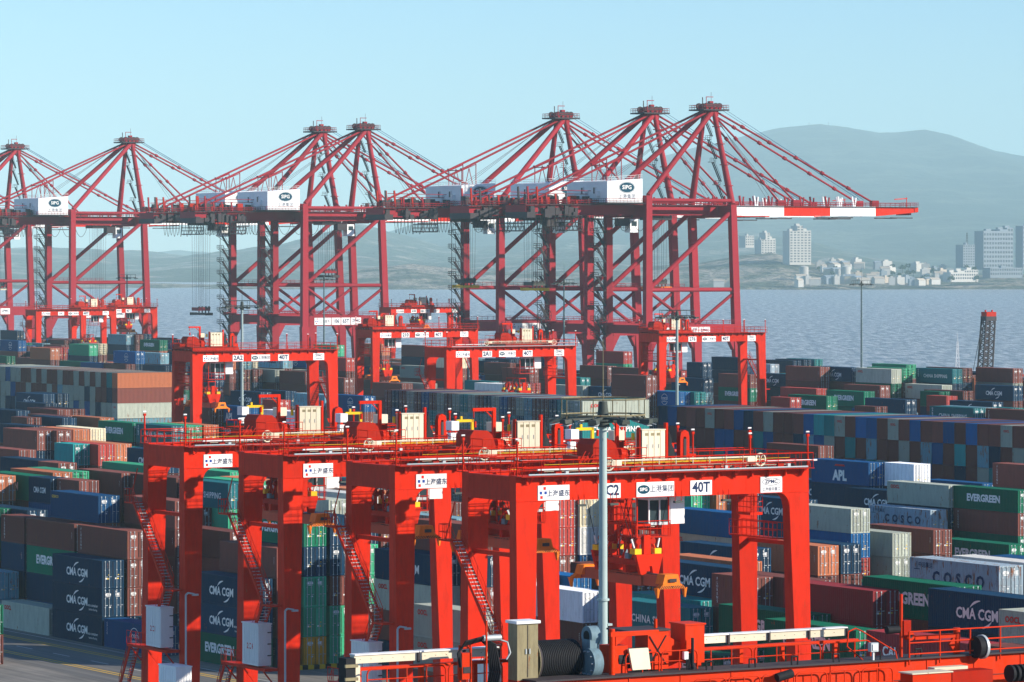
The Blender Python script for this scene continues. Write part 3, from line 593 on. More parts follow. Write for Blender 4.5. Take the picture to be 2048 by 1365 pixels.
0 388.80 892.30 5 2.9 40 4 9 4 4 9 0 2 2 2 2
0 391.65 802.70 5 2.9 40 7 6 12 4 4 0 2 2 2 2
0 391.65 853.90 5 2.9 40 9 4 4 7 0 0 2 2 2 2
0 394.50 738.70 4 2.9 40 4 10 7 0 0 2 2 2
0 394.50 751.50 4 2.9 40 4 4 9 4 0 2 2 2
0 404.80 725.90 4 2.9 40 9 6 6 12 0 2 2 2
0 419.05 751.50 4 2.9 40 11 4 4 12 0 2 2 2
0 419.05 853.90 5 2.9 40 9 16 11 4 0 0 2 2 2 2
0 421.90 828.30 5 2.9 40 6 16 9 9 26 0 2 2 2 2
0 432.20 610.70 4 2.9 40 4 7 4 6 0 2 2 2
0 432.20 751.50 4 2.9 40 4 4 6 4 0 2 2 2
0 435.05 764.30 4 2.9 40 9 2 7 9 0 2 2 2
0 435.05 981.90 4 2.9 40 6 9 11 6 0 2 2 2
0 437.90 597.90 4 2.9 40 7 0 4 7 0 2 2 2
0 437.90 828.30 5 2.9 40 7 6 4 4 6 0 2 2 2 2
0 440.75 879.50 5 2.9 40 4 26 0 4 9 0 2 2 2 2
0 440.75 969.10 5 2.9 40 10 6 4 4 6 0 2 2 2 2
0 440.75 994.70 4 2.9 40 12 9 10 2 0 2 2 2
0 443.60 610.70 4 2.9 40 10 4 9 9 0 2 2 2
0 443.60 892.30 5 2.9 40 6 9 6 26 4 0 0 2 2 2
0 443.60 969.10 5 2.9 40 9 9 9 9 26 0 2 2 2 2
0 446.45 802.70 3 2.9 40 4 4 4 0 2 2
0 446.45 905.10 5 2.9 40 9 6 2 7 2 0 2 2 2 2
0 446.45 994.70 5 2.9 40 9 26 4 9 9 0 2 2 2 2
0 446.45 1007.50 5 2.9 40 4 4 4 9 12 0 2 2 2 2
0 449.30 828.30 3 2.9 40 0 26 4 0 2 2
0 459.60 994.70 5 2.9 40 6 4 0 16 0 0 2 2 2 2
0 462.45 853.90 4 2.9 40 10 9 2 26 0 0 2 2
0 462.45 892.30 5 2.9 40 16 12 10 4 2 0 2 2 2 2
0 465.30 597.90 4 2.9 40 6 4 7 4 0 2 2 2
0 465.30 802.70 5 2.9 40 9 9 26 10 9 0 2 2 2 2
0 465.30 943.50 5 2.9 40 9 9 16 7 9 0 2 2 2 2
0 465.30 994.70 4 2.9 40 12 26 9 4 0 2 2 2
0 465.30 1020.30 5 2.9 40 10 6 9 4 0 0 2 2 2 2
0 465.30 1045.90 5 2.9 40 4 9 4 6 4 0 2 2 2 2
0 468.15 789.90 4 2.9 40 2 0 16 9 0 2 2 2
0 468.15 802.70 4 2.9 40 9 11 6 0 0 2 2 2
0 468.15 828.30 4 2.9 40 4 26 11 4 0 2 2 2
0 468.15 841.10 3 2.9 40 26 26 9 0 2 2
0 468.15 994.70 4 2.9 40 16 4 16 2 0 2 2 2
0 471.00 674.70 4 2.9 40 6 26 9 4 0 2 2 2
0 471.00 815.50 5 2.9 40 6 6 6 4 9 0 2 2 2 2
0 471.00 994.70 4 2.9 40 7 0 2 16 0 2 2 2
0 471.00 1058.70 5 2.9 40 4 11 0 11 4 0 2 2 2 2
0 473.85 815.50 4 2.9 40 2 16 7 9 0 2 2 2
0 473.85 841.10 4 2.9 40 12 10 4 7 0 2 2 2
0 473.85 1007.50 4 2.9 40 9 12 16 10 0 2 2 2
0 476.70 879.50 4 2.9 40 4 10 4 2 0 0 2 2
0 476.70 969.10 5 2.9 40 0 9 9 9 26 0 0 2 2 2
0 476.70 1045.90 5 2.9 40 16 4 9 9 26 0 2 2 2 2
0 476.70 1071.50 5 2.9 40 10 7 10 26 9 0 2 2 2 2
0 487.00 764.30 4 2.9 40 9 4 4 7 0 2 2 2
0 487.00 841.10 5 2.9 40 7 2 4 9 9 0 2 2 2 2
0 487.00 905.10 4 2.9 40 9 16 26 6 0 2 2 2
0 487.00 994.70 5 2.9 40 2 9 4 10 6 0 2 2 2 2
0 487.00 1071.50 5 2.9 40 4 26 10 9 4 0 2 2 2 2
0 487.00 1097.10 5 2.9 40 26 11 4 9 9 0 2 2 2 2
0 489.85 841.10 4 2.9 40 10 9 26 6 0 2 2 2
0 489.85 879.50 3 2.9 40 4 7 11 0 2 2
0 492.70 1097.10 5 2.9 40 7 2 26 6 9 0 2 2 2 2
0 495.55 636.30 4 2.9 40 2 4 9 4 0 2 2 2
0 495.55 853.90 5 2.9 40 2 9 9 7 16 0 0 2 2 2
0 495.55 879.50 4 2.9 40 9 26 7 11 0 2 2 2
0 495.55 892.30 2 2.9 40 4 6 0 2
0 498.40 636.30 4 2.9 40 4 4 4 0 0 2 2 2
0 498.40 841.10 4 2.9 40 4 10 6 9 0 2 2 2
0 498.40 853.90 4 2.9 40 9 2 9 2 0 2 2 2
0 498.40 1122.70 5 2.9 40 9 4 12 10 26 0 2 2 2 2
0 501.25 636.30 4 2.9 40 9 7 4 7 0 2 2 2
0 501.25 815.50 4 2.9 40 10 11 4 4 0 2 2 2
0 501.25 853.90 5 2.9 40 0 16 4 4 6 0 2 2 2 2
0 501.25 892.30 3 2.9 40 0 10 16 0 2 2
0 501.25 1007.50 4 2.9 40 9 9 26 4 0 2 2 2
0 501.25 1084.30 5 2.9 40 0 4 4 0 4 0 2 2 2 2
0 504.10 815.50 4 2.9 40 9 9 9 4 0 2 2 2
0 504.10 828.30 4 2.9 40 4 9 9 4 0 2 2 2
0 504.10 866.70 5 2.9 40 7 9 10 11 2 0 2 2 2 2
0 504.10 930.70 4 2.9 40 4 9 26 16 0 2 2 2
0 514.40 661.90 5 2.9 40 4 16 16 4 0 0 0 2 2 2
0 514.40 841.10 4 2.9 40 9 26 4 7 0 2 2 2
0 514.40 866.70 5 2.9 40 9 9 12 0 4 0 2 2 2 2
0 514.40 917.90 4 2.9 40 9 4 0 26 0 0 2 2
0 514.40 943.50 4 2.9 40 9 4 6 9 0 2 2 2
0 514.40 1097.10 4 2.9 40 9 4 4 26 0 2 2 2
0 514.40 1109.90 5 2.9 40 4 9 4 9 9 0 2 2 2 2
0 514.40 1148.30 5 2.9 40 4 9 4 4 16 0 2 2 2 2
0 517.25 828.30 4 2.9 40 4 9 0 4 0 2 2 2
0 517.25 841.10 4 2.9 40 11 4 9 4 0 2 2 2
0 517.25 917.90 4 2.9 40 16 4 4 4 0 2 2 2
0 517.25 943.50 4 2.9 40 4 11 4 26 0 2 2 2
0 517.25 1135.50 5 2.9 40 4 9 4 26 9 0 2 2 2 2
0 517.25 1148.30 5 2.9 40 10 4 9 2 6 0 2 2 2 2
0 520.10 853.90 4 2.9 40 9 16 11 9 0 2 2 2
0 520.10 930.70 4 2.9 40 4 12 26 9 0 2 2 2
0 520.10 1109.90 4 2.9 40 4 2 6 4 0 2 2 2
0 520.10 1122.70 5 2.9 40 4 7 2 2 6 0 2 2 2 2
0 520.10 1135.50 5 2.9 40 9 9 4 4 26 0 2 2 2 2
0 520.10 1148.30 5 2.9 40 4 4 9 4 4 0 2 2 2 2
0 522.95 853.90 4 2.9 40 26 7 10 10 0 2 2 2
0 522.95 930.70 4 2.9 40 4 4 6 10 0 2 2 2
0 522.95 956.30 4 2.9 40 10 0 2 11 0 2 2 2
0 522.95 1071.50 5 2.9 40 10 11 2 11 9 0 2 2 2 2
0 522.95 1148.30 5 2.9 40 4 4 26 4 4 0 2 2 2 2
0 525.80 815.50 4 2.9 40 6 16 4 7 0 2 2 2
0 525.80 841.10 4 2.9 40 4 4 9 4 0 2 2 2
0 525.80 969.10 4 2.9 40 6 9 6 4 0 2 2 2
0 525.80 1071.50 5 2.9 40 9 12 9 0 9 0 2 2 2 2
0 525.80 1148.30 5 2.9 40 16 9 16 4 9 0 2 2 2 2
0 525.80 1161.10 5 2.9 40 26 0 4 0 12 0 2 2 2 2
0 528.65 674.70 5 2.9 40 7 7 12 4 4 0 2 2 2 2
0 528.65 700.30 5 2.9 40 2 4 2 4 16 0 2 2 2 2
0 528.65 815.50 4 2.9 40 4 4 16 10 0 2 2 2
0 528.65 853.90 4 2.9 40 9 4 9 6 0 2 2 2
0 528.65 943.50 4 2.9 40 12 4 9 4 0 2 2 2
0 528.65 956.30 4 2.9 40 16 7 4 4 0 2 2 2
0 528.65 969.10 4 2.9 40 9 9 2 0 0 2 2 2
0 528.65 1148.30 5 2.9 40 16 9 10 9 4 0 2 2 2 2
0 531.50 853.90 4 2.9 40 9 4 9 9 0 2 2 2
0 531.50 943.50 4 2.9 40 9 4 4 9 0 2 2 2
0 531.50 956.30 4 2.9 40 7 11 9 12 0 2 2 2
0 531.50 969.10 4 2.9 40 26 2 4 9 0 2 2 2
0 531.50 1135.50 4 2.9 40 4 4 9 4 0 2 2 2
0 541.80 700.30 5 2.9 40 16 26 4 4 4 0 2 2 2 2
0 541.80 713.10 5 2.9 40 9 6 26 9 10 0 2 2 2 2
0 541.80 841.10 4 2.9 40 0 9 0 6 0 2 2 2
0 541.80 1148.30 4 2.9 40 12 4 26 0 0 2 2 2
0 541.80 1161.10 4 2.9 40 4 2 9 4 0 2 2 2
0 544.65 969.10 4 2.9 40 12 10 9 4 0 2 2 2
0 544.65 981.90 4 2.9 40 4 6 0 4 0 2 2 2
0 544.65 1122.70 5 2.9 40 9 0 7 4 9 0 2 2 2 2
0 544.65 1161.10 5 2.9 40 26 4 26 6 11 0 2 2 2 2
0 547.50 713.10 5 2.9 40 9 6 4 7 9 0 2 2 2 2
0 547.50 853.90 4 2.9 40 26 6 4 12 0 2 2 2
0 547.50 981.90 4 2.9 40 4 11 4 26 0 2 2 2
0 547.50 1122.70 5 2.9 40 9 9 0 7 6 0 2 2 2 2
0 547.50 1161.10 5 2.9 40 4 10 4 9 9 0 2 2 2 2
0 550.35 981.90 4 2.9 40 6 6 4 7 0 2 2 2
0 550.35 1148.30 5 2.9 40 4 9 2 9 4 0 2 2 2 2
0 553.20 1148.30 5 2.9 40 4 4 7 11 7 0 2 2 2 2
0 556.05 853.90 4 2.9 40 4 7 4 2 0 2 2 2
0 556.05 930.70 4 2.9 40 6 2 26 9 0 2 2 2
0 558.90 1135.50 4 2.9 40 10 12 4 4 0 2 2 2
0 558.90 1148.30 5 2.9 40 9 9 4 10 0 0 2 2 2 2
0 569.20 956.30 4 2.9 40 4 11 4 0 0 2 2 2
0 569.20 969.10 4 2.9 40 6 9 7 10 0 2 2 2
0 572.05 1109.90 3 2.9 40 4 11 4 0 2 2
0 574.90 969.10 4 2.9 40 0 6 4 12 0 2 2 2
0 577.75 969.10 4 2.9 40 0 0 7 0 0 2 2 2
0 580.60 969.10 4 2.9 40 10 4 4 16 0 2 2 2
0 583.45 956.30 3 2.9 40 4 9 6 0 2 2
0 586.30 943.50 3 2.9 40 4 4 4 0 2 2
0 586.30 956.30 3 2.9 40 7 2 2 0 2 2
"""
# ---------------------------------------------------------------- ground, quay, sea
def simple(name,build):
    m,nt,p=newmat(name); build(nt,p); return m
def ground_mat(nt,p):
    N=nt.nodes.new; Lk=nt.links.new
    tc=N('ShaderNodeTexCoord'); a=N('ShaderNodeTexNoise'); a.inputs['Scale'].default_value=.09; a.inputs['Detail'].default_value=8; a.inputs['Roughness'].default_value=.65; Lk(tc.outputs['Object'],a.inputs['Vector'])
    mp=N('ShaderNodeMapping'); mp.inputs['Scale'].default_value=(1.2,.05,1); Lk(tc.outputs['Object'],mp.inputs[0]); b=N('ShaderNodeTexNoise'); b.inputs['Scale'].default_value=1; b.inputs['Detail'].default_value=5; Lk(mp.outputs[0],b.inputs['Vector'])
    ma=N('ShaderNodeMath'); ma.operation='MULTIPLY'; Lk(a.outputs[0],ma.inputs[0]); Lk(b.outputs[0],ma.inputs[1])
    cr=N('ShaderNodeValToRGB'); cr.color_ramp.elements[0].position=.12; cr.color_ramp.elements[0].color=(.085,.08,.072,1); cr.color_ramp.elements[1].position=.42; cr.color_ramp.elements[1].color=(.26,.235,.20,1); Lk(ma.outputs[0],cr.inputs[0]); Lk(cr.outputs[0],p.inputs['Base Color']); p.inputs['Roughness'].default_value=.85
gm=simple('worn_concrete_yard',ground_mat)
def sheet(name,u0,u1,v0,v1,z,mat):
    mb=MB(); mb.v=[(u0,v0,z),(u1,v0,z),(u1,v1,z),(u0,v1,z)]; mb.f=[[0,1,2,3]]; mb.m=[0]; mb.sm=[False]; mb.mats=[mat]; return link(name,mb.mesh(name),None,(0,0,0),(0,0,TH))
struct(sheet('ground',-300,657,-400,3000,0,gm))
def asph(nt,p):
    N=nt.nodes.new; Lk=nt.links.new; tc=N('ShaderNodeTexCoord'); mp=N('ShaderNodeMapping'); mp.inputs['Scale'].default_value=(1.6,.04,1); Lk(tc.outputs['Object'],mp.inputs[0])
    b=N('ShaderNodeTexNoise'); b.inputs['Scale'].default_value=.8; b.inputs['Detail'].default_value=7; Lk(mp.outputs[0],b.inputs['Vector'])
    cr=N('ShaderNodeValToRGB'); cr.color_ramp.elements[0].position=.3; cr.color_ramp.elements[0].color=(.07,.068,.065,1); cr.color_ramp.elements[1].position=.75; cr.color_ramp.elements[1].color=(.19,.175,.155,1); Lk(b.outputs[0],cr.inputs[0]); Lk(cr.outputs[0],p.inputs['Base Color']); p.inputs['Roughness'].default_value=.8
struct(sheet('road',163.0,176.6,150,560,.004,simple('tyre_worn_road',asph)))
yl=paint('road_marking_yellow',(.62,.38,.05),.7,.5,(.2,.17,.12),1.5); wl=paint('road_marking_white',(.55,.55,.52),.7,.55,(.2,.19,.17),1.5)
mb=MB()
for u in (166.2,166.9,173.0,173.7): mb.add([(u,150,.008),(u+.28,150,.008),(u+.28,560,.008),(u,560,.008)],[(0,1,2,3)],yl)
for k in range(24): mb.add([(169.9,300+k*9,.008),(170.1,300+k*9,.008),(170.1,304+k*9,.008),(169.9,304+k*9,.008)],[(0,1,2,3)],wl)
mb.add([(176.0,150,.008),(176.15,150,.008),(176.15,560,.008),(176.0,560,.008)],[(0,1,2,3)],wl)
struct(link('road_markings',mb.mesh('road_markings'),None,(0,0,0),(0,0,TH)))
mb=MB(); 
for i in range(18):
    x=182.4+i*.62; mb.hexa([(x,348.4,.01),(x+.62,348.4,.01),(x+.62,348.8,.01),(x,348.8,.01)],[(x,348.4,.42),(x+.62,348.4,.42),(x+.62,348.8,.42),(x,348.8,.42)],'yellow' if i%2 else 'black')
tag(link('kerb_barrier',mb.mesh('kerb_barrier'),None,(0,0,0),(0,0,TH)),'yellow and black striped kerb barrier at the foot of the green container stack','barrier')
mb=MB(); mb.box(657.003,659,-400,3000,-7,.15,gm); struct(link('quay_edge',mb.mesh('quay_edge'),None,(0,0,0),(0,0,TH)))
def seam(nt,p):
    N=nt.nodes.new; Lk=nt.links.new; p.inputs['Roughness'].default_value=.3; p.inputs['IOR'].default_value=1.33
    tc=N('ShaderNodeTexCoord'); mp=N('ShaderNodeMapping'); mp.inputs['Rotation'].default_value=(0,0,R(4)); mp.inputs['Scale'].default_value=(.22,.03,1); Lk(tc.outputs['Object'],mp.inputs[0])
    a=N('ShaderNodeTexNoise'); a.inputs['Scale'].default_value=1; a.inputs['Detail'].default_value=8; a.inputs['Roughness'].default_value=.7; Lk(mp.outputs[0],a.inputs['Vector'])
    cr=N('ShaderNodeValToRGB'); cr.color_ramp.elements[0].position=.42; cr.color_ramp.elements[0].color=(.11,.125,.13,1); cr.color_ramp.elements[1].position=.62; cr.color_ramp.elements[1].color=(.50,.50,.48,1); Lk(a.outputs[0],cr.inputs[0]); Lk(cr.outputs[0],p.inputs['Base Color'])  # wave noise also tints the colour: sky reflection painted into the water
    b=N('ShaderNodeBump'); b.inputs['Strength'].default_value=1; b.inputs['Distance'].default_value=3.0; Lk(a.outputs[0],b.inputs['Height']); Lk(b.outputs[0],p.inputs['Normal'])
sm_=simple('choppy_sea_water',seam)
mb=MB(); mb.v=[(-9000,-3000,-5),(13000,-3000,-5),(13000,14500,-5),(-9000,14500,-5)]; mb.f=[[0,1,2,3]]; mb.m=[0]; mb.sm=[False]; mb.mats=[sm_]; struct(link('sea',mb.mesh('sea')))
# ---------------------------------------------------------------- hills
def hillmat(name,veg,rock,thr,sc_):
    def f(nt,p):
        N=nt.nodes.new; Lk=nt.links.new; tc=N('ShaderNodeTexCoord')
        a=N('ShaderNodeTexNoise'); a.inputs['Scale'].default_value=sc_; a.inputs['Detail'].default_value=9; a.inputs['Roughness'].default_value=.68; Lk(tc.outputs['Object'],a.inputs['Vector'])
        cr=N('ShaderNodeValToRGB'); e=cr.color_ramp.elements; e[0].position=thr-.08; e[0].color=(*veg,1); e[1].position=thr+.05; e[1].color=(*rock,1); Lk(a.outputs[0],cr.inputs[0])
        b=N('ShaderNodeTexNoise'); b.inputs['Scale'].default_value=sc_*6; b.inputs['Detail'].default_value=6; Lk(tc.outputs['Object'],b.inputs['Vector'])
        mr=N('ShaderNodeMapRange'); mr.inputs[3].default_value=.4; mr.inputs[4].default_value=1.6; Lk(b.outputs[0],mr.inputs[0]); mm=N('ShaderNodeMix'); mm.data_type='RGBA'; mm.blend_type='MULTIPLY'; mm.inputs[0].default_value=1; Lk(cr.outputs[0],mm.inputs[6]); Lk(mr.outputs[0],mm.inputs[7]); Lk(mm.outputs[2],p.inputs['Base Color']); p.inputs['Roughness'].default_value=.95
        bp=N('ShaderNodeBump'); bp.inputs['Distance'].default_value=14; Lk(b.outputs[0],bp.inputs['Height']); Lk(bp.outputs[0],p.inputs['Normal'])
    return simple(name,f)
def hill(name,Y0_,Y1_,prof,mat,rough,seed,foot=.5,nx=260,ny=46):
    xs=[p[0] for p in prof]; ys=[p[1] for p in prof]; V=[];Fc=[]
    for j in range(ny+1):
        t=j/ny*1.35; Y=Y0_+(Y1_-Y0_)*t
        for i in range(nx+1):
            px=xs[0]+(xs[-1]-xs[0])*i/nx; py=float(np.interp(px,xs,ys)); top=CH+(PY0-py)/F*Y1_
            X=(px-PX0)/F*Y1_*(1+.0*t); sh=t**foot if t<=1 else math.cos((t-1)*math.pi/.9)
            n=noise.fractal(Vector((X/700+seed,Y/700,seed)),1.0,2.1,6)*rough+noise.fractal(Vector((X/110+seed,Y/110,seed)),.8,2.1,6)*rough*.3
            z=-7+(top+7)*max(0,sh)+n*min(1,t*5)*(0.6 if abs(t-1)<.12 else 1)
            if j==0: z=-8
            V.append((X,Y,z))
    for j in range(ny):
        for i in range(nx): a=j*(nx+1)+i; Fc.append((a,a+1,a+nx+2,a+nx+1))
    me=bpy.data.meshes.new(name); me.from_pydata(V,[],Fc); me.materials.append(mat); me.polygons.foreach_set('use_smooth',[True]*len(Fc)); o=link(name,me); struct(o); return o,V,nx,ny
wood=hillmat('wooded_hillside',(.008,.018,.012),(.075,.085,.055),.56,.0035)
rocky=hillmat('rocky_headland',(.04,.05,.028),(.26,.22,.175),.53,.012); rockfar=hillmat('scrub_hillside_with_rock',(.028,.042,.022),(.27,.23,.19),.60,.006)
hill('hills',9500,18000,[(-260,505),(60,497),(150,505),(300,508),(360,503),(420,511),(470,514),(520,508),(600,500),(760,470),(900,430),(980,395),(1060,375),(1150,350),(1230,335),(1320,315),(1400,293),(1450,281),(1500,268),(1560,256),(1600,254),(1640,250),(1700,257),(1760,268),(1790,268),(1850,262),(1900,271),(1950,290),(1990,303),(2048,312),(2130,330),(2300,390)],wood,16,3.1,1.25,nx=420,ny=54)
hill('low_hills',7200,11500,[(-260,494),(0,494),(60,500),(120,494),(180,497),(260,505),(340,512),(400,512),(440,507),(500,496),(560,490),(620,478),(680,462),(720,452),(780,470),(830,482),(880,497),(960,500),(1060,485),(1150,478),(1260,490),(1330,482),(1420,470),(1480,462),(1560,470),(1640,500),(1760,530),(1900,552),(2048,562),(2200,570)],rockfar,20,7.7,1.1,nx=340)
hill('headland',5650,6150,[(-260,566),(200,562),(420,566),(640,556),(700,540),(820,528),(930,540),(1050,546),(1250,540),(1400,528),(1480,512),(1540,506),(1600,520),(1660,538),(1750,552),(1830,556),(1890,553),(1950,551),(2048,551),(2150,548)],rocky,7,1.3,.8,nx=340,ny=30)
# ---------------------------------------------------------------- far buildings
FB={'w':paint('far_building_white_wall',(.46,.45,.42),.8,.15),'g':paint('far_building_grey_wall',(.20,.24,.28),.8,.2),'p':paint('far_building_buff_wall',(.42,.36,.29),.8,.2),'wd':paint('far_window_dark',(.05,.06,.08),.3,.1)}
def at(px,py,Y): return Vector(((px-PX0)/F*Y,Y,CH-(py-PY0)/F*Y))
def tower(name,label,px0,px1,pyt,pyb,Y,wall,cols,rows,steps=(),cat='tower block',dep=18,yaw=30):
    a=at((px0+px1)/2,pyb,Y); W=(px1-px0)/F*Y*.93; Hh=(pyb-pyt)/F*Y
    p=thing(name,label,cat,(a.x,a.y,a.z-3),R(yaw))
    mb=MB(); 
    for (f0,f1,ft) in (steps or ((0,1,1),)): mb.box(-W/2+W*f0+.01,-W/2+W*f1,-dep/2*(1-.1*f0),dep/2*(1-.1*f0),0,3+Hh*ft,FB[wall])
    for (f0,f1,ft) in (steps or ((0,1,1),)): xm=-W/2+W*(f0+f1)/2; mb.box(xm-W*.08,xm+W*.08,-3,3,3+Hh*ft,3+Hh*ft+3,FB[wall])
    mb.build('wall',p)
    cw=W/cols; rh=Hh/rows; w=MB(); w.box(-cw*.30,cw*.30,-.12,0,-rh*.26,rh*.26,FB['wd']); me=w.mesh('window')
    for i in range(cols):
        xf=(i+.5)/cols; top=[ft for (f0,f1,ft) in (steps or ((0,1,1),)) if f0<=xf<=f1][0]; f0s=[f0 for (f0,f1,ft) in (steps or ((0,1,1),)) if f0<=xf<=f1][0]
        for j in range(rows):
            if (j+.9)/rows<=top: link('window',me,p,(-W/2+cw*(i+.5),-dep/2*(1-.1*f0s)-.01,3+rh*(j+.5)))
    return p
tower('apartment_tower','tall white apartment tower on the far shore, brightest and widest of the pale blocks',1566,1622,452,526,5950,'w',6,14,((0,.36,.86),(.36,.62,1),(.62,1,.87)))
tower('apartment_tower','stepped pale apartment block just left of the tall white tower on the far shore',1512,1549,466,512,6150,'w',5,10,((0,.3,.7),(.3,.6,1),(.6,1,.75)))
tower('apartment_block','low pale block on the far shore, at the left end of the apartment row',1482,1504,472,492,6200,'w',4,4)
tower('hotel_tower','large grey slab hotel on the far shore, cut by a blank white end wall',1948,2028,456,536,5950,'g',11,9,((0,.55,.92),(.55,.8,.96),(.8,1,1)),'hotel',dep=22)
tower('hotel_tower','grey tower at the right edge of the far shore, beyond the slab hotel',2034,2070,452,536,6000,'g',4,9,cat='hotel')
tower('office_block','shorter grey block on the far shore, left of the slab hotel',1915,1946,490,532,5900,'g',5,8,cat='office block')
tower('terrace_building','long white low building below the grey hotel on the far shore',1885,1958,540,560,5720,'w',12,3,((0,.25,.75),(.25,.5,.9),(.5,1,1)),cat='building')
tower('podium_building','long flat grey building below the slab hotel at right',1962,2048,536,552,5800,'g',14,2,cat='building')
def tank(px0,px1,pyt,pyb,label):
    Y=5760; a=at((px0+px1)/2,pyb,Y); r=(px1-px0)/2/F*Y; h=(pyb-pyt)/F*Y; p=thing('storage_tank',label,'storage tank',a,0,'white storage tanks on the far shore')
    mb=MB(); mb.tube((0,0,-4),(0,0,h),r,FB['w'],24); mb.build('tank_shell',p); mb=MB(); mb.tube((0,0,h+.01),(0,0,h+r*.22),r*1.02,FB['w'],24,r*.1); mb.build('roof',p)
tank(1599,1617,534,548,'leftmost white cylindrical storage tank, below the tall white tower'); tank(1670,1684,538,550,'smaller white storage tank touching a bigger one to its right'); tank(1683,1701,534,550,'biggest white storage tank, right one of the touching pair')
rh=random.Random(11)
spots=[(x,568+rh.uniform(-5,1)) for x in range(1602,1880,14)]+[(rh.uniform(1640,1890),rh.uniform(528,560)) for _ in range(34)]+[(rh.uniform(1420,1600),572) for _ in range(4)]
spots.sort(key=lambda s:s[0])
for i,(px,py) in enumerate(spots):
    Y=5640+max(0,(570-py))*9; a=at(px,py,Y); W=rh.uniform(7,17); D=rh.uniform(7,12); Hh=rh.uniform(5,9.5); kind=rh.choice(('w','w','p','w','g')); roof=rh.choice((0,1))
    nm={'w':'white','p':'buff','g':'grey'}[kind]
    p=thing('house',f"{ordn(i)} from left among small shore houses, {nm} with {'flat' if roof else 'pitched'} roof",'house',(a.x,a.y,a.z-2),R(rh.uniform(-10,55)),'small houses along the far shore')
    mb=MB(); mb.box(-W/2,W/2,-D/2,D/2,0,Hh+2,FB[kind]); 
    if roof: mb.box(-W/4,W/6,-D/4,D/4,Hh+2,Hh+4.2,FB[kind])
    mb.build('wall',p)
    if not roof: mb=MB(); mb.prism([(-D/2-.4,Hh+2.01),(D/2+.4,Hh+2.01),(0,Hh+4.6)],'x',-W/2-.3,W/2+.3,FB['p' if kind=='w' else 'g']); mb.build('roof',p)
lf=paint('tree_foliage',(.025,.05,.018),.9,.4,(.05,.08,.03),.3)
bk=paint('tree_bark',(.08,.06,.045),.9,.2)
tr_=sorted([(rh.uniform(1600,1960),rh.uniform(540,566)) for _ in range(26)])
for i,(px,py) in enumerate(tr_):
    Y=5640+max(0,(570-py))*9; a=at(px,py,Y); hT=rh.uniform(6,11)
    p=thing('shore_tree',f"{ordn(i)} from left of the dark round trees among the shore houses",'tree',(a.x,a.y,a.z-2),0,'trees among the shore houses')
    mb=MB(); mb.tube((0,0,0),(0,0,hT*.6),.5,bk,6,.2); mb.tube((0,0,hT*.35),(hT*.2,0,hT*.7),.2,bk,5,.1); mb.build('trunk',p)
    mb=MB()
    for k in range(90):
        th=rh.uniform(0,6.28); ph=math.acos(rh.uniform(-.6,1)); r0=hT*.42*rh.uniform(.5,1.1); c=Vector((r0*math.sin(ph)*math.cos(th),r0*math.sin(ph)*math.sin(th),hT*.72+r0*math.cos(ph)*.8)); q=rh.uniform(.5,1.1)
        d1=Vector((rh.uniform(-1,1),rh.uniform(-1,1),rh.uniform(-1,1))).normalized()*q; d2=d1.cross(Vector((rh.uniform(-1,1),rh.uniform(-1,1),1))).normalized()*q
        mb.add([c-d1-d2,c+d1-d2,c+d1+d2,c-d1+d2],[(0,1,2,3)],lf)
    mb.build('crown',p)
for i,(px,h,l) in enumerate(((1618,9,'left lattice antenna on the crest of the big hill'),(1657,11,'right lattice antenna on the crest of the big hill'),(1934,16,'thin antenna mast rising above the grey hotel block'))):
    Y=18000 if i<2 else 5900; a=at(px,254 if i<2 else 488,Y); mb=MB(); H_=h*(2.1 if i<2 else 1)
    for dx in (-1.2,1.2): mb.tube((dx,0,-6),(dx*.4,0,H_),.45,'dark',4)
    for k in range(4): mb.box(-1.4,1.4,-.5,.5,H_*k/4,H_*k/4+.6,'dark')
    tag(mb.build('antenna_mast',None,a),l,'antenna','antennas on the far shore')
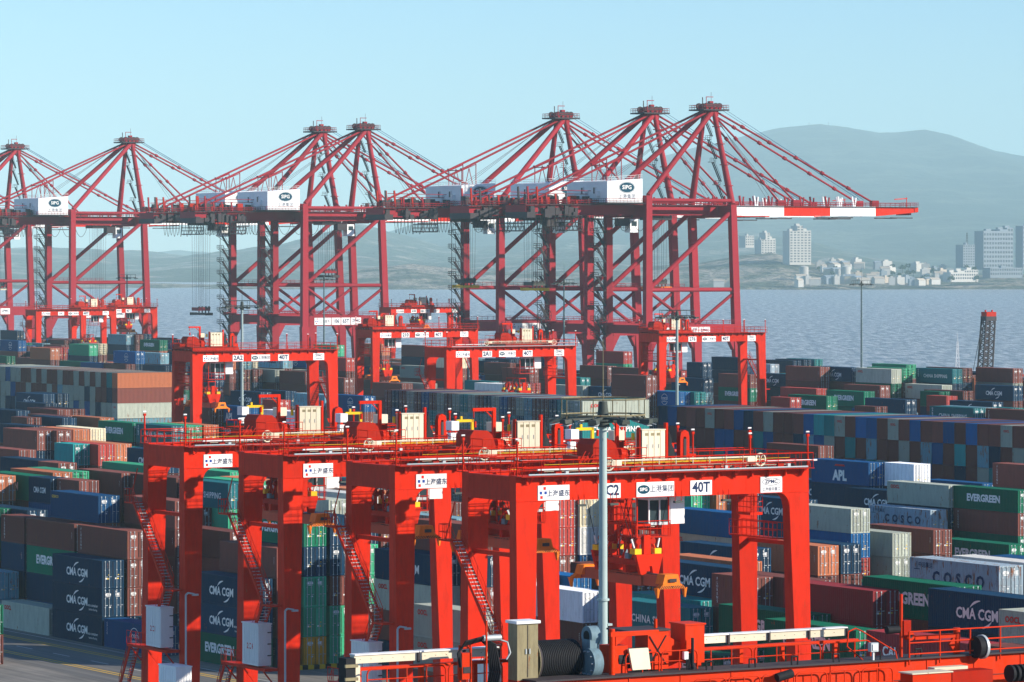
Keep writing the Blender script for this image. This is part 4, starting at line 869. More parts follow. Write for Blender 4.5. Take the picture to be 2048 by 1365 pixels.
# ---------------------------------------------------------------- light masts
def lightmast(px,py,s,label,near=False,u=None):
    Y=F/s; X=(px-PX0)/s; z=CH-(py-PY0)/s; p=thing('light_mast',label,'light mast',(X,Y,0),TH,'tall yard floodlight masts')
    mb=MB(); n=8 if not near else 12; mc='mast' if near or s>11 else 'mastd'; mb.tube((0,0,0),(0,0,z),.34,mc,n,.21); 
    for k in (1,2): mb.tube((0,0,z*k/3),(0,0,z*k/3+.12),.36,'mast',n)
    mb.box(.2,.5,-.2,.2,z*.62,z*.62+.12,'mast') ; mb.build('pole',p)
    mb=MB(); rr=2.4 if near else 3.0
    for q,zz in ((rr,z+1.25),(rr,z+.35),(1.0,z+.0)):
        for i in range(16):
            a=6.2832*i/16;b=6.2832*(i+1)/16; mb.tube((q*math.cos(a),q*math.sin(a),zz),(q*math.cos(b),q*math.sin(b),zz),.045 if zz>z+.3 else .09,'gold' if (near and zz>z+.3) else 'lampdark',4,caps=False)
    for i in range(8):
        a=6.2832*i/8; mb.tube((rr*math.cos(a),rr*math.sin(a),z),(rr*math.cos(a),rr*math.sin(a),z+1.3),.035,'gold' if near else 'lampdark',4); mb.beam((0,0,z+.15),(rr*math.cos(a),rr*math.sin(a),z+.1),.12,.12,'lampdark')
    mb.tube((0,0,z-.35),(0,0,z+1.1),.4,'lampdark',8,.25); mb.tube((0,0,z+1.1),(0,0,z+4.6 if near else z+5.5),.045,'gold' if near else 'lampdark',4,.02); mb.build('head_frame',p)
    for i in range(10):
        a=6.2832*(i+.3)/10; l=MB(); l.hexa([(-.32,-.05,-.12),(.32,-.05,-.12),(.26,.55,-.02),(-.26,.55,-.02)],[(-.3,-.05,.08),(.3,-.05,.08),(.2,.5,.22),(-.2,.5,.22)],'lampdark'); l.box(-.28,.28,-.04,.5,-.16,-.125,'grey'); l.tube((0,0,0),(0,-.5,.15),.05,'lampdark',4)
        o=l.build('floodlight',p,((rr+.15)*math.cos(a),(rr+.15)*math.sin(a),z+.05)); o.rotation_euler=(R(-14),0,a-R(90))
lightmast(1206,842,35.5,'big light mast in the foreground, standing before the 2C2 gantry crane',True)
for px,py,s,l in ((484,616,11.3,'light mast in front of the 2A2 gantry crane, left of centre'),(648,560,6.2,'thin hazy light mast before the quay cranes left of centre'),(254,557,6.0,'leftmost light mast, beside the far-left gantry cranes'),(1128,568,7.0,'light mast between quay crane legs right of centre'),(1354,636,12.0,'light mast in front of the right rear gantry crane'),(1723,570,6.6,'light mast standing alone against the sea at right')):
    lightmast(px,py,s,l)
# ---------------------------------------------------------------- floating crane jib and thin mast on the water
p=thing('floating_crane','dark lattice crane jib with red head rising over the sea at far right','floating crane',at(1974,735,1290),TH)
p.location.z=-5
mb=MB(); H0,H1=0,28.0; hw=lambda z:1.9-.0*z if z<22 else 1.9-.05*(z-22)
for sx in (-1,1):
    for sy in (-1,1): mb.tube((sx*2.0-1.5,sy*1.4,0),(sx*1.75+.6,sy*1.2,26),.3,'dark',5)
for k in range(13):
    z=k*2; c=-1.5+2.1*z/26; c2=-1.5+2.1*(z+2)/26
    for sy in (-1,1): mb.tube((c-1.95,sy*1.3,z),(c2+1.95,sy*1.3,z+2),.17,'dark',4); mb.tube((c+1.95,sy*1.3,z),(c2-1.95,sy*1.3,z+2),.17,'dark',4); mb.tube((c-1.95,sy*1.3,z),(c+1.95,sy*1.3,z),.17,'dark',4)
mb.build('lattice_jib',p)
mb=MB(); mb.box(-1.4,2.6,-1.5,1.5,24.6,26.0,'dark'); mb.box(-1.2,2.6,-1.4,1.4,26.0,27.4,'rtgd'); mb.tube((-.6,0,27.4),(-.6,0,28),.3,'rtg',6); mb.tube((2,0,27.4),(2,0,28),.3,'rtg',6); mb.build('jib_head',p)
mb=MB()
for sy in (-.8,.8): mb.tube((-1,sy,25),(-6.5,sy,2),.1,'dark',4)
mb.tube((-.9,0,26.5),(-5.3,0,1),.16,'dark',4); mb.build('pendant_ropes',p)
mb=MB(); mb.prism([(-14,-2),(-15,2.5),(12,2.5),(11,-2)],'y',-6,6,'dark'); mb.box(-3,3,-3,3,2.5,5.2,'white'); mb.build('barge_hull',p)
p=thing('navigation_mast','thin white lattice mast on the water left of the dark crane jib','mast',at(1915,735,1500),0); p.location.z=-5
mb=MB()
for dx in (-.55,.55):
    mb.tube((dx*1.6,0,0),(dx*.4,0,14),.08,'white',4)
for k in range(8): w_=1.6-.15*k; mb.tube((-w_*.55,0,k*1.7),(w_*.5,0,k*1.7+1.7),.06,'white',4); mb.tube((w_*.55,0,k*1.7),(-w_*.5,0,k*1.7+1.7),.06,'white',4); mb.tube((-w_*.7,0,k*1.7),(w_*.7,0,k*1.7),.06,'white',4)
mb.tube((0,0,14),(0,0,17),.05,'white',4); mb.build('lattice',p); mb=MB(); mb.box(-4,4,-2,2,-.5,1,'grey'); mb.build('float',p)
# ---------------------------------------------------------------- containers
W2=1.219
def side_profile(L,waves,depth=.036,inset=.02):
    """(y, x) points of the corrugated side, from near end to far end"""
    pts=[]; y=-L/2+.16; p=(L-.32)/waves
    for i in range(waves):
        pts+= [(y,W2-inset),(y+p*.28,W2-inset),(y+p*.5,W2-inset-depth),(y+p*.78,W2-inset-depth)]; y+=p
    pts.append((L/2-.16,W2-inset)); return pts
def body_mb(L,lod,doors=True,pm=None,endcor=True):
    mb=MB(); P=pm or CM['b']; H=2.896; z0,z1=.16,H-.12
    waves=int(L/(.28 if lod==0 else .56))
    if lod==2:
        mb.box(-W2,W2,-L/2,L/2,0.02,H-.01,P); return mb
    # frame: corner posts, rails
    for sx in (-1,1):
        for sy in (-1,1):
            x0=sx*W2; x1=sx*(W2-.16); y0=sy*L/2; y1=sy*(L/2-.16)
            mb.box(min(x0,x1),max(x0,x1),min(y0,y1),max(y0,y1),0.012,H-.012,P)
        xa,xb=sorted((sx*W2-sx*.003,sx*(W2-.06)))
        mb.box(xa,xb,-L/2+.16,L/2-.16,.012,z0,P)
        mb.box(xa,xb,-L/2+.16,L/2-.16,z1,H-.02,P)
        pr=side_profile(L,waves); n=len(pr)
        vs=[(sx*x,y,z0) for y,x in pr]+[(sx*x,y,z1) for y,x in pr]
        mb.add(vs,[(i,i+1,i+1+n,i+n) if sx>0 else (i+1,i,i+n,i+1+n) for i in range(n-1)],P)
    # roof with shallow corrugation
    nr=waves; p=(L-.32)/nr; vs=[];y=-L/2+.16
    for i in range(nr):
        for yy,zz in ((0,0),(.3,0),(.5,-.02),(.8,-.02)): vs.append((y+yy*p,H-.03+zz))
        y+=p
    vs.append((L/2-.16,H-.03)); n=len(vs)
    mb.add([(-W2+.06,a,b) for a,b in vs]+[(W2-.06,a,b) for a,b in vs],[(i,i+n,i+1+n,i+1) for i in range(n-1)],P)
    mb.box(-W2+.16,W2-.16,-L/2,-L/2+.16,H-.14,H-.016,P); mb.box(-W2+.16,W2-.16,-L/2,-L/2+.16,.012,.14,P)
    mb.box(-W2+.16,W2-.16,L/2-.16,L/2,H-.14,H-.016,P); mb.box(-W2+.16,W2-.16,L/2-.16,L/2,.012,.14,P)
    # front end wall (far end) corrugated vertically
    pts=[];x=-W2+.16;q=(2*W2-.32)/8
    for i in range(8): pts+=[(x,0),(x+q*.3,0),(x+q*.5,-.045),(x+q*.8,-.045)];x+=q
    pts.append((W2-.16,0));n=len(pts)
    mb.add([(a,L/2-.03+b,.14) for a,b in pts]+[(a,L/2-.03+b,H-.14) for a,b in pts],[(i+1,i,i+n,i+1+n) for i in range(n-1)],P)
    if doors: door_mb(-1,L,mb); door_mb(1,L,mb); rods(mb,L,(-.86,-.42,.42,.86),lod)
    return mb
def door_mb(s,L,mb=None,P=None,st=0):
    mb=mb or MB(); P=P or CM['b']; H=2.896; x0,x1=sorted((s*.012,s*(W2-.165))); y=-L/2+.05; z0,z1=.15,H-.15
    mb.box(x0,x1,y,y+.06,z0,z1,P)
    n=5; hh=(z1-z0-.1)/n
    for i in range(n): mb.box(x0+.06,x1-.06,y-.03,y-.0005,z0+.05+i*hh+.1,z0+.05+(i+1)*hh-.02,P)
    mb.box(x0,x0+.03,y-.022,y-.0004,z0,z1,'dark')
    rnd=random.Random(st*7+s)
    for i in range(3):
        cx=rnd.uniform(x0+.15,x1-.3); cz=rnd.choice((.95,1.35,1.75,2.2,2.5)); wd=rnd.uniform(.12,.28); ht=rnd.uniform(.08,.22)
        mb.box(cx,cx+wd,y-.05,y-.032,cz,cz+ht,'whiteink' if rnd.random()<.75 else 'yellowink')
    if st>0:  # number rows
        for i in range(4): mb.box(x0+.3,x0+.75,y-.05,y-.032,z1-.35-i*.11,z1-.30-i*.11,'whiteink')
    return mb
def rods(mb,L,xs,lod):
    for x in xs:
        y=-L/2-.012
        mb.tube((x,y,.06),(x,y,2.84),.026 if lod==0 else .03,'grey',6 if lod==0 else 4,caps=False)
        for z in (.12,1.0,1.9,2.76): mb.box(x-.05,x+.05,y-.02,y+.05,z-.04,z+.04,'grey')
        mb.box(x-.02,x+.26,y-.04,y-.015,1.18,1.23,'grey')
_meshes={}
def cmesh(kind,L,lod):
    k=(kind,L,lod)
    if k not in _meshes:
        if kind=='body': mb=body_mb(L,lod,doors=False)
        elif kind=='full': mb=body_mb(L,lod)
        elif kind in('doorL','doorR','doorL2','doorR2'): mb=door_mb(-1 if 'L' in kind else 1,L,st=1 if '2' in kind else 0)
        elif kind=='rod': mb=MB(); rods(mb,L,(0,),lod)
        _meshes[k]=mb.mesh(kind)
    return _meshes[k]
def setpaint(o,mat):
    if len(o.material_slots)==0: return
    for i,s in enumerate(o.material_slots):
        if o.data.materials[i] is CM['b']: s.link='OBJECT'; s.material=mat
def logo(code,L,bright):
    """lettering meshes on the long shaded side; returns MB or None"""
    k=('logo',code,L)
    if k in _meshes: return _meshes[k]
    mb=MB(); X=-W2-.006; f='-x'
    if code in 'Cc':
        if L>10:
            addtext(mb,'CMA CGM',1.12,'whiteink',(X,0,1.3),f,.03)
            for sgn in (1,-1):
                pts=[];n=12
                for i in range(n+1):
                    a=R(100+55*i/n) if sgn>0 else R(-80+55*i/n); wd=.17*math.sin(math.pi*(i+.3)/(n+.6))+.03
                    cx,cy=math.cos(a)*1.75,math.sin(a)*1.02
                    pts.append((cx,cy,wd))
                for i in range(n):
                    (ax,ay,aw),(bx,by,bw)=pts[i],pts[i+1]
                    if sgn>0: ax+=.7;bx+=.7
                    else: ax-=-.2;bx-=-.2
                    q=[(ax,ay-aw/2),(bx,by-bw/2),(bx,by+bw/2),(ax,ay+aw/2)]
                    mb.add([(X,-p[0],1.35+p[1]) for p in q],[(0,1,2,3)],'whiteink')
        else: addtext(mb,'CMA CGM',.9,'whiteink',(X,0,1.4),f,.03,sx=.8)
        if code=='c':
            addtext(mb,'eco container',.42,'whiteink',(X,-3.9,1.05),f,.01); addtext(mb,'bamboo flooring',.3,'whiteink',(X,-3.9,.62),f,.006)
    elif code=='E': addtext(mb,'EVERGREEN',1.25 if L>7 else .8,'whiteink',(X,.4 if L>7 else 0,1.5),f,.045,sx=.95)
    elif code=='G': addtext(mb,'OOCL',.62,'redink',(X,L/2-1.6,2.2),f,.04)
    elif code=='S': addtext(mb,'CHINA SHIPPING',.95,'whiteink',(X,-.4,1.35),f,.02,space=1.1); vtext(mb,'中海集运',.42,X,L/2-.8)
    elif code=='O':
        addtext(mb,'COSCO',.62,'whiteink',(X,-1,1.55),f,.02); addtext(mb,'SHIPPING',.36,'whiteink',(X,-1,1.02),f,.01)
        for rr,a0,a1 in ((.95,20,160),(.95,200,340)):
            for i in range(14):
                a=R(a0+(a1-a0)*i/14); b=R(a0+(a1-a0)*(i+1)/14)
                q=[(rr*math.cos(a),rr*math.sin(a)),(rr*math.cos(b),rr*math.sin(b)),((rr+.07)*math.cos(b),(rr+.07)*math.sin(b)),((rr+.07)*math.cos(a),(rr+.07)*math.sin(a))]
                mb.add([(X,-1-p[0]*1.1,1.42+p[1]) for p in q],[(0,1,2,3)],'whiteink')
        vtext(mb,'COSCO',.28,X,L/2-.7)
    elif code=='P':
        addtext(mb,'APL',1.7,'whiteink',(X,0,1.0),f,.05)
        mb.add([(X,1.1,2.2),(X,-1.1,2.2),(X,-.9,2.42),(X,.9,2.42)],[(0,1,2,3)],'redink')
    elif code=='M':
        addtext(mb,'MAERSK',1.15,'ink',(X,-.6,1.45),f,.03); addtext(mb,'★',1.1,'whiteink',(X,3.6,1.5),f,.03)
    elif code=='K':
        addtext(mb,'C O S C O',1.35,'ink',(X,-.6,1.35),f,.04,space=1.15); addtext(mb,'中远集运',.5,'ink',(X,3.9,2.3),f,.01)
        mb.beam((X,5.1,1.95),(X,5.1,2.6),.012,.06,'ink'); mb.beam((X,5.5,1.95),(X,4.7,1.95),.012,.06,'ink')
    elif code=='R' or code=='a': addtext(mb,'CAI',.95,'whiteink',(X,L/2-2.6,1.6),f,.03)
    elif code=='V': vtext(mb,'FLORENS',.36,X,L/2-.9)
    elif code=='N': addtext(mb,'GESEACO',.4,'yellowink',(X,L/2-1.2,2.3),f,.02)
    elif code in 'bnouy':  # container number rows near the door end
        vtext(mb,'4261' if code!='n' else '7035',.2,X,-L/2+.6,z=1.9)
    me=mb.mesh('lettering') if mb.v else None
    _meshes[k]=me; return me
def vtext(mb,s,size,X,y,z=2.45):
    for i,ch in enumerate(s): addtext(mb,ch,size,'whiteink',(X,y,z-i*size*.92),'-x',.01)
# table: kind u v tiers tier_height length colours(top to bottom) mask(1 = modelled on its own, 0 = in the mass, - = never seen)
def colour(c): return ALIAS.get(c,c)
SCR=[]
def scr(p):
    d=p.y; return PX0+F*p.x/d, PY0+F*(CH-p.z)/d
MARK={'C':'lettered CMA CGM','c':'lettered CMA CGM','E':'lettered EVERGREEN','G':'lettered OOCL','S':'lettered CHINA SHIPPING','O':'lettered COSCO SHIPPING','P':'lettered APL','M':'lettered MAERSK','K':'lettered COSCO','R':'lettered CAI','a':'lettered CAI','V':'with vertical white lettering','N':'with yellow lettering','W':'refrigerated'}
def zone(x,y,kind,u,v):
    if kind=='D': return 'in the crosswise stack behind the front lamp mast'
    if kind=='P': return 'in the long crosswise stack at left' if x<600 else 'in the long crosswise stack at right'
    if x<290: 
        if y>1035: return 'beside the road at lower left'
        if y>842: return 'left of the front gantry cranes'
        return 'at the far left'
    if x<700:
        if y>900: return 'behind the two left front gantry cranes'
        return 'around the 2A2 gantry crane'
    if x<1240:
        if y>900: return 'behind the two middle front gantry cranes'
        return 'around the 2A1 gantry crane'
    if x<1600 and y>=900: return 'seen under the 2C2 gantry crane'
    if x<1600: return 'around the right rear gantry crane'
    if y<870: return 'beyond the crosswise stack at right'
    if y<1080: return 'before the crosswise stack at right'
    return 'at lower right'
indiv=[]; mass=[]
LEG='CcVabOGlEnutogyzrSPMWwKkRNe'
for ln in STACKS.strip().split('\n'):
    q_=ln.split(); kd='NDP'[int(q_[0])]; u=float(q_[1]);v=float(q_[2]);n=int(q_[3]);h=float(q_[4]);L=12.192 if q_[5]=='40' else 6.058
    cs=[LEG[int(k)] for k in q_[6:6+n]]; mask=['01-'[int(k)] for k in q_[6+n:6+2*n]]
    for t in range(n):
        z=(n-1-t)*h+(.008*(n-1-t)); c=cs[t]
        if kd=='N': ctr=(u+1.22,v+L/2); rz=TH
        else: ctr=(u+L/2,v+1.22); rz=TH-math.pi/2 if kd=='D' or (kd=='P' and False) else TH+math.pi/2
        p=yard(ctr[0],ctr[1],z)
        e=dict(kd=kd,p=p,rz=rz,h=h/2.9,L=L,c=c,t=t,n=n,corner=yard(u,v,z+h),u=u,v=v,cs=cs)
        if mask[t]=='1': indiv.append(e)
        else: mass.append((e,mask[t]))
# individual labels: colour, lettering, tier, place; ties broken by order from the left
def tierword(t,n): return ['top-tier','second-tier','third-tier','fourth-tier','fifth-tier','sixth-tier'][t]
from collections import defaultdict
grp=defaultdict(list)
for e in indiv:
    x,y=scr(e['corner']); e['x']=x; e['y']=y
    e['z']=zone(x,y,e['kd'],e['u'],e['v'])
    short=e['L']<7
    e['desc']=(('short ' if short else '')+CNAME[colour(e['c'])],MARK.get(e['c'],'') if e['kd']=='N' else '',tierword(e['t'],e['n']))
    grp[(e['desc'],e['z'])].append(e)
for (d,z),es in grp.items():
    es.sort(key=lambda e:(e['x'],e['y']))
    for i,e in enumerate(es):
        base=f"{d[2]} {d[0]} container"+(f" {d[1]}" if d[1] else '')
        if len(es)==1: lab=f"{base} {z}"
        else: lab=f"{ordn(i)} from left, {base} {z}"
        ws=lab.split()
        if len(ws)>16:
            lab=lab.replace('lettered ','').replace('with vertical white lettering','vertically lettered').replace('with yellow lettering','yellow-lettered')
            if len(lab.split())>16: lab=lab.replace(' gantry',''); 
        e['label']=lab
for e in indiv:
    L=e['L']; big=(e['p'].y<700)
    mat=CM[colour(e['c'])]
    o=thing('shipping_container',e['label'],'shipping container',e['p'],e['rz'],'containers stacked in the yard')
    o.scale=(1,1,e['h'])
    b=link('container_body',cmesh('body',L,0),o); setpaint(b,mat)
    if e['kd']!='P':
        rnd=random.Random(int(e['u']*10+e['v']*7+e['t']))
        a='2' if rnd.random()<.6 else ''
        for nm,s in (('doorL'+a,-1),('doorR'+a,1)):
            d=link('door',cmesh(nm,L,0),o); setpaint(d,mat)
            if e['p'].y<560:
                for x in ((.42,.86) if s>0 else (-.86,-.42)): link('lock_rod',cmesh('rod',L,0),d,(x,0,0))
            elif s<0: pass
        if e['p'].y>=560:
            k=('rods4',L)
            if k not in _meshes:
                mb=MB(); rods(mb,L,(-.86,-.42,.42,.86),1); _meshes[k]=mb.mesh('rods')
            link('lock_bars',_meshes[k],o)
    if e['kd']=='N':
        lg=logo(e['c'],L,0)
        if lg: link('lettering',lg,o)
    elif e['kd']=='D' and e['v']<FIRSTV+.5:
        if e['c'] in 'Gy':
            mb=MB(); addtext(mb,'OOCL',.7,'redink',(0,0,0),'-y',.04); link('lettering',mb.mesh('lettering'),o,(W2+.006,-3.6,2.1),(0,0,R(90)))
        if e['c']=='t':
            mb=MB(); addtext(mb,'CHINA SHIPPING',1.15,'whiteink',(0,0,0),'-y',.03); link('lettering',mb.mesh('lettering'),o,(W2+.006,0,1.3),(0,0,R(90)))
    elif e['kd']=='P' and e['c']=='G':
        k=('oend',)
        if k not in _meshes:
            mb=MB(); addtext(mb,'OOCL',.42,'redink',(0,0,0),'-y',.04); _meshes[k]=mb.mesh('lettering')
        link('lettering',_meshes[k],o,(0,L/2+.012,2.1),(0,0,R(180)))
# everything beyond the 300 largest: one mass
def mass_mesh():
    V=[];Fc=[];Mi=[];mats=[];nv=0;tm={}
    def tmpl(kind,L,lod):
        k=(kind,L,lod)
        if k not in tm:
            mb=body_mb(L,lod,doors=(kind=='full'))
            tm[k]=(np.array(mb.v,dtype=np.float32),mb.f,[mb.mats[i] for i in mb.m])
        return tm[k]
    loops=[];starts=[];tot=[];ln=0
    for e,mk in mass:
        lod=2 if mk=='-' else 1; kind='full' if e['kd']!='P' else 'body'
        v,f,ms=tmpl(kind,e['L'],lod)
        c,s=math.cos(e['rz']),math.sin(e['rz'])
        q=np.empty_like(v); q[:,0]=v[:,0]*c-v[:,1]*s+e['p'].x; q[:,1]=v[:,0]*s+v[:,1]*c+e['p'].y; q[:,2]=v[:,2]*e['h']+e['p'].z
        V.append(q); pm=CM[colour(e['c'])]
        for face,m in zip(f,ms):
            m=pm if m is CM['b'] else m
            if m not in mats: mats.append(m)
            Mi.append(mats.index(m)); starts.append(ln); tot.append(len(face)); ln+=len(face); loops.extend(i+nv for i in face)
        nv+=len(v)
    me=bpy.data.meshes.new('distant_container_mass'); V=np.concatenate(V)
    me.vertices.add(nv); me.vertices.foreach_set('co',V.ravel()); me.loops.add(ln); me.loops.foreach_set('vertex_index',np.array(loops,dtype=np.int32))
    me.polygons.add(len(starts)); me.polygons.foreach_set('loop_start',np.array(starts,dtype=np.int32))
    for m in mats: me.materials.append(m)
    me.polygons.foreach_set('material_index',np.array(Mi,dtype=np.int32)); me.update(calc_edges=True); me.validate()
    return me
cm_=link('stacked_containers',mass_mesh())
tag(cm_,'mass of smaller and more distant shipping containers filling the yard','containers'); struct(cm_,'stuff')
# ---------------------------------------------------------------- rubber tyred gantry cranes
RL,RW,ZB,GD=25.0,7.6,22.4,1.75
ZT=ZB+GD
def board(p,x0,x1,z0,z1,items,y=-.06,name='sign_board'):
    mb=MB(); mb.box(x0,x1,y,y+.05,z0,z1,'white')
    for it in items:
        if it[0]=='t': addtext(mb,it[1],it[2],it[3],(it[4],y-.006,it[5]),'-y',it[6] if len(it)>6 else .02,sx=it[7] if len(it)>7 else 1)
        elif it[0]=='r': mb.box(it[2],it[3],y-.004,y-.0005,it[4],it[5],it[1])
        elif it[0]=='e':
            _,m,cx,cz,a,b,ring=it; n=28
            o_=[(cx+a*math.cos(6.2832*i/n),y-.003,cz+b*math.sin(6.2832*i/n)) for i in range(n)]
            if ring:
                i_=[(cx+(a-ring)*math.cos(6.2832*i/n),y-.003,cz+(b-ring)*math.sin(6.2832*i/n)) for i in range(n)]
                mb.add(o_+i_,[(i,(i+1)%n,(i+1)%n+n,i+n) for i in range(n)],m)
            else: mb.add(o_,[tuple(range(n))],m)
    return mb.build(name,p)
def arch(mb,x,z,r,sx,y0,y1,m):   # quarter-round haunch filling the corner (x,z); sx=+1 opens to the right
    n=7; pts=[(x,z)]
    for i in range(n+1):
        a=R(90)*i/n; pts.append((x+sx*(r-r*math.sin(a)),z-(r-r*math.cos(a))))
    if sx<0: pts=pts[::-1]
    mb.prism(pts,'y',y0,y1,m)
def leg_mb(sx,sy,m):
    """sx 0 left/1 right, sy 0 near/1 far"""
    mb=MB(); X=0 if sx==0 else RL; i=1 if sx==0 else -1; tw,bw=1.75,1.12
    if sy==0: yb0,yb1,yt0,yt1=-.5,.88,0,.88
    else: yb0,yb1,yt0,yt1=RW-.88,RW+.5,RW-.88,RW
    def q(w,a,b,z):
        xa,xb=sorted((X,X+i*w)); return [(xa,a,z),(xb,a,z),(xb,b,z),(xa,b,z)]
    mb.hexa(q(bw,yb0,yb1,2.0),q(tw,yt0,yt1,ZB-.004),m)
    for k in range(1,7):   # weld plates between sections
        t=k/7; z=2+(ZB-2)*t; wv=bw+(tw-bw)*t; a=yb0+(yt0-yb0)*t; b=yb1+(yt1-yb1)*t
        xa,xb=sorted((X-i*.008,X+i*(wv+.008))); mb.box(xa,xb,a-.008,b+.008,z,z+.05,m)
    return mb
def spreader(p,x,z,near,hook='rtg'):
    """headblock and telescopic spreader hanging at span position x, underside z"""
    L=12.2; y0=RW/2-L/2; y1=y0+L
    b=MB(); b.box(x-.45,x+.45,y0+.5,y1-.5,z+.35,z+1.15,'spbr'); b.box(x-.62,x+.62,y0+3.2,y1-3.2,z+.30,z+1.0,'spbr')
    b.box(x-.3,x+.3,y0+.3,y0+3,z+1.16,z+1.2,'dark')
    if near: addtext(b,'ZPMC',.82,'black',(x-.458,y0+5.7,z+.72),'-x',.02); addtext(b,'50T-40',.3,'black',(x-.458,y0+3.6,z+.6),'-x',.01)
    sp=b.build('spreader_beam',p)
    for ye,s in ((y0,1),(y1,-1)):
        e=MB(); ya,yb=sorted((ye,ye+s*.5))
        e.hexa([(x-1.2,ya,z+.28),(x+1.2,ya,z+.28),(x+1.2,yb,z+.28),(x-1.2,yb,z+.28)],[(x-.75,ya,z+.62),(x+.75,ya,z+.62),(x+.75,yb,z+.62),(x-.75,yb,z+.62)],'orange')
        yc,yd=sorted((ye+s*.1,ye+s*1.1))
        e.hexa([(x-.75,yc,z+.6),(x+.75,yc,z+.6),(x+.75,yd,z+.6),(x-.75,yd,z+.6)],[(x-.55,yc,z+1.3),(x+.55,yc,z+1.3),(x+.55,yd,z+1.3),(x-.55,yd,z+1.3)],'orange')
        e.box(x-.25,x+.35,ye-s*.02 if s>0 else ye,ye if s>0 else ye+.02,z+.75,z+1.0,'dark')
        if near:
            for i in range(16):
                t=-1.15+i*.15; sl=.16 if t<0 else -.16; yy=ye-s*.006
                e.add([(t+x,yy,z+.29),(t+x+.07,yy,z+.29),(t+x+.07+sl,yy,z+.5),(t+x+sl,yy,z+.5)],[(0,1,2,3)],'black')
        for dx in (-1.15,1.15):
            e.hexa([(x+dx-.05,ya+.1,z-.35),(x+dx+.05,ya+.1,z-.35),(x+dx+.05,ya+.25,z-.35),(x+dx-.05,ya+.25,z-.35)],[(x+dx-.12,ya,z+.35),(x+dx+.12,ya,z+.35),(x+dx+.12,yb,z+.35),(x+dx-.12,yb,z+.35)],'orange')
        e.build('spreader_end',p)
    h=MB(); hy0,hy1=RW/2-3.1,RW/2+3.1
    h.box(x-1.0,x+1.0,hy0+.2,hy1-.2,z+1.75,z+2.15,'rtgd')
    for yy in (hy0,hy1-.35):
        h.prism([(x-1.15,z+2.55),(x-.75,z+1.1),(x-.3,z+1.1),(x-.2,z+1.7),(x+.2,z+1.7),(x+.3,z+1.1),(x+.75,z+1.1),(x+1.15,z+2.55)],'y',yy,yy+.35,'rtg')
    for xx in (-.85,.85):
        for yy in (hy0+.2,hy1-.9): h.box(x+xx-.28,x+xx+.28,yy,yy+.7,z+2.56,z+2.95,'yellow')
        for yy in (hy0+1.2,hy1-1.6): h.box(x+xx-.2,x+xx+.2,yy,yy+.5,z+2.2,z+2.6,'bluegrey')
    for yy in (hy0+.3,hy1-.5): h.box(x-.28,x+.28,yy,yy+.3,z+2.2,z+3.9,'rtg')
    for xx in (-.85,.85):
        for yy in (hy0+.6,hy1-.6,RW/2-1.2,RW/2+1.2): h.beam((x+xx,yy-.5,z+2.1),(x+xx*.7,yy,z+3.4),.12,.12,'rtg'); h.beam((x+xx,yy+.5,z+2.1),(x+xx*.7,yy,z+3.4),.12,.12,'rtg'); h.tube((x+xx*.7,yy-.12,z+3.45),(x+xx*.7,yy+.12,z+3.45),.25,'rtgd',8)
    h.box(x-1.1,x+1.1,hy0+1.5,hy0+1.9,z+1.2,z+1.75,'rtg'); h.box(x-1.1,x+1.1,hy1-1.9,hy1-1.5,z+1.2,z+1.75,'rtg')
    # rope guide cage
    for xx in (-.6,.6):
        for yy in (hy0+.9,hy1-.9,RW/2): h.tube((x+xx,yy,z+2.1),(x+xx,yy,z+4.6),.06,'rtg',5)
    h.beam((x-.6,hy0+.9,z+4.6),(x-.6,hy1-.9,z+4.6),.14,.14,'rtg'); h.beam((x+.6,hy0+.9,z+4.6),(x+.6,hy1-.9,z+4.6),.14,.14,'rtg')
    h.beam((x-.6,hy0+.9,z+4.6),(x+.6,hy0+.9,z+4.6),.14,.14,'rtg'); h.beam((x-.6,hy1-.9,z+4.6),(x+.6,hy1-.9,z+4.6),.14,.14,'rtg')
    h.build('headblock',p)
    r=MB()
    for dx,dy,ex,ey in ((-.9,-2.6,-2.2,-2.2),(.9,-2.6,2.2,-2.2),(-.9,2.6,-2.2,2.2),(.9,2.6,2.2,2.2),(-.4,-1.8,-1.2,-1.6),(.4,-1.8,1.2,-1.6),(-.4,1.8,-1.2,1.6),(.4,1.8,1.2,1.6)):
        a=Vector((x+dx,RW/2+dy,z+2.7)); c=Vector((x+ex,RW/2+ey,ZB+.3)); r.tube(a,c,.03,'black',4,caps=False)
        r.tube(a,a.lerp(c,.22),.075,'whiteink' if near else 'black',5); r.tube(a,a.lerp(c,.07),.11,'dark',5)
    r.build('hoist_ropes',p)
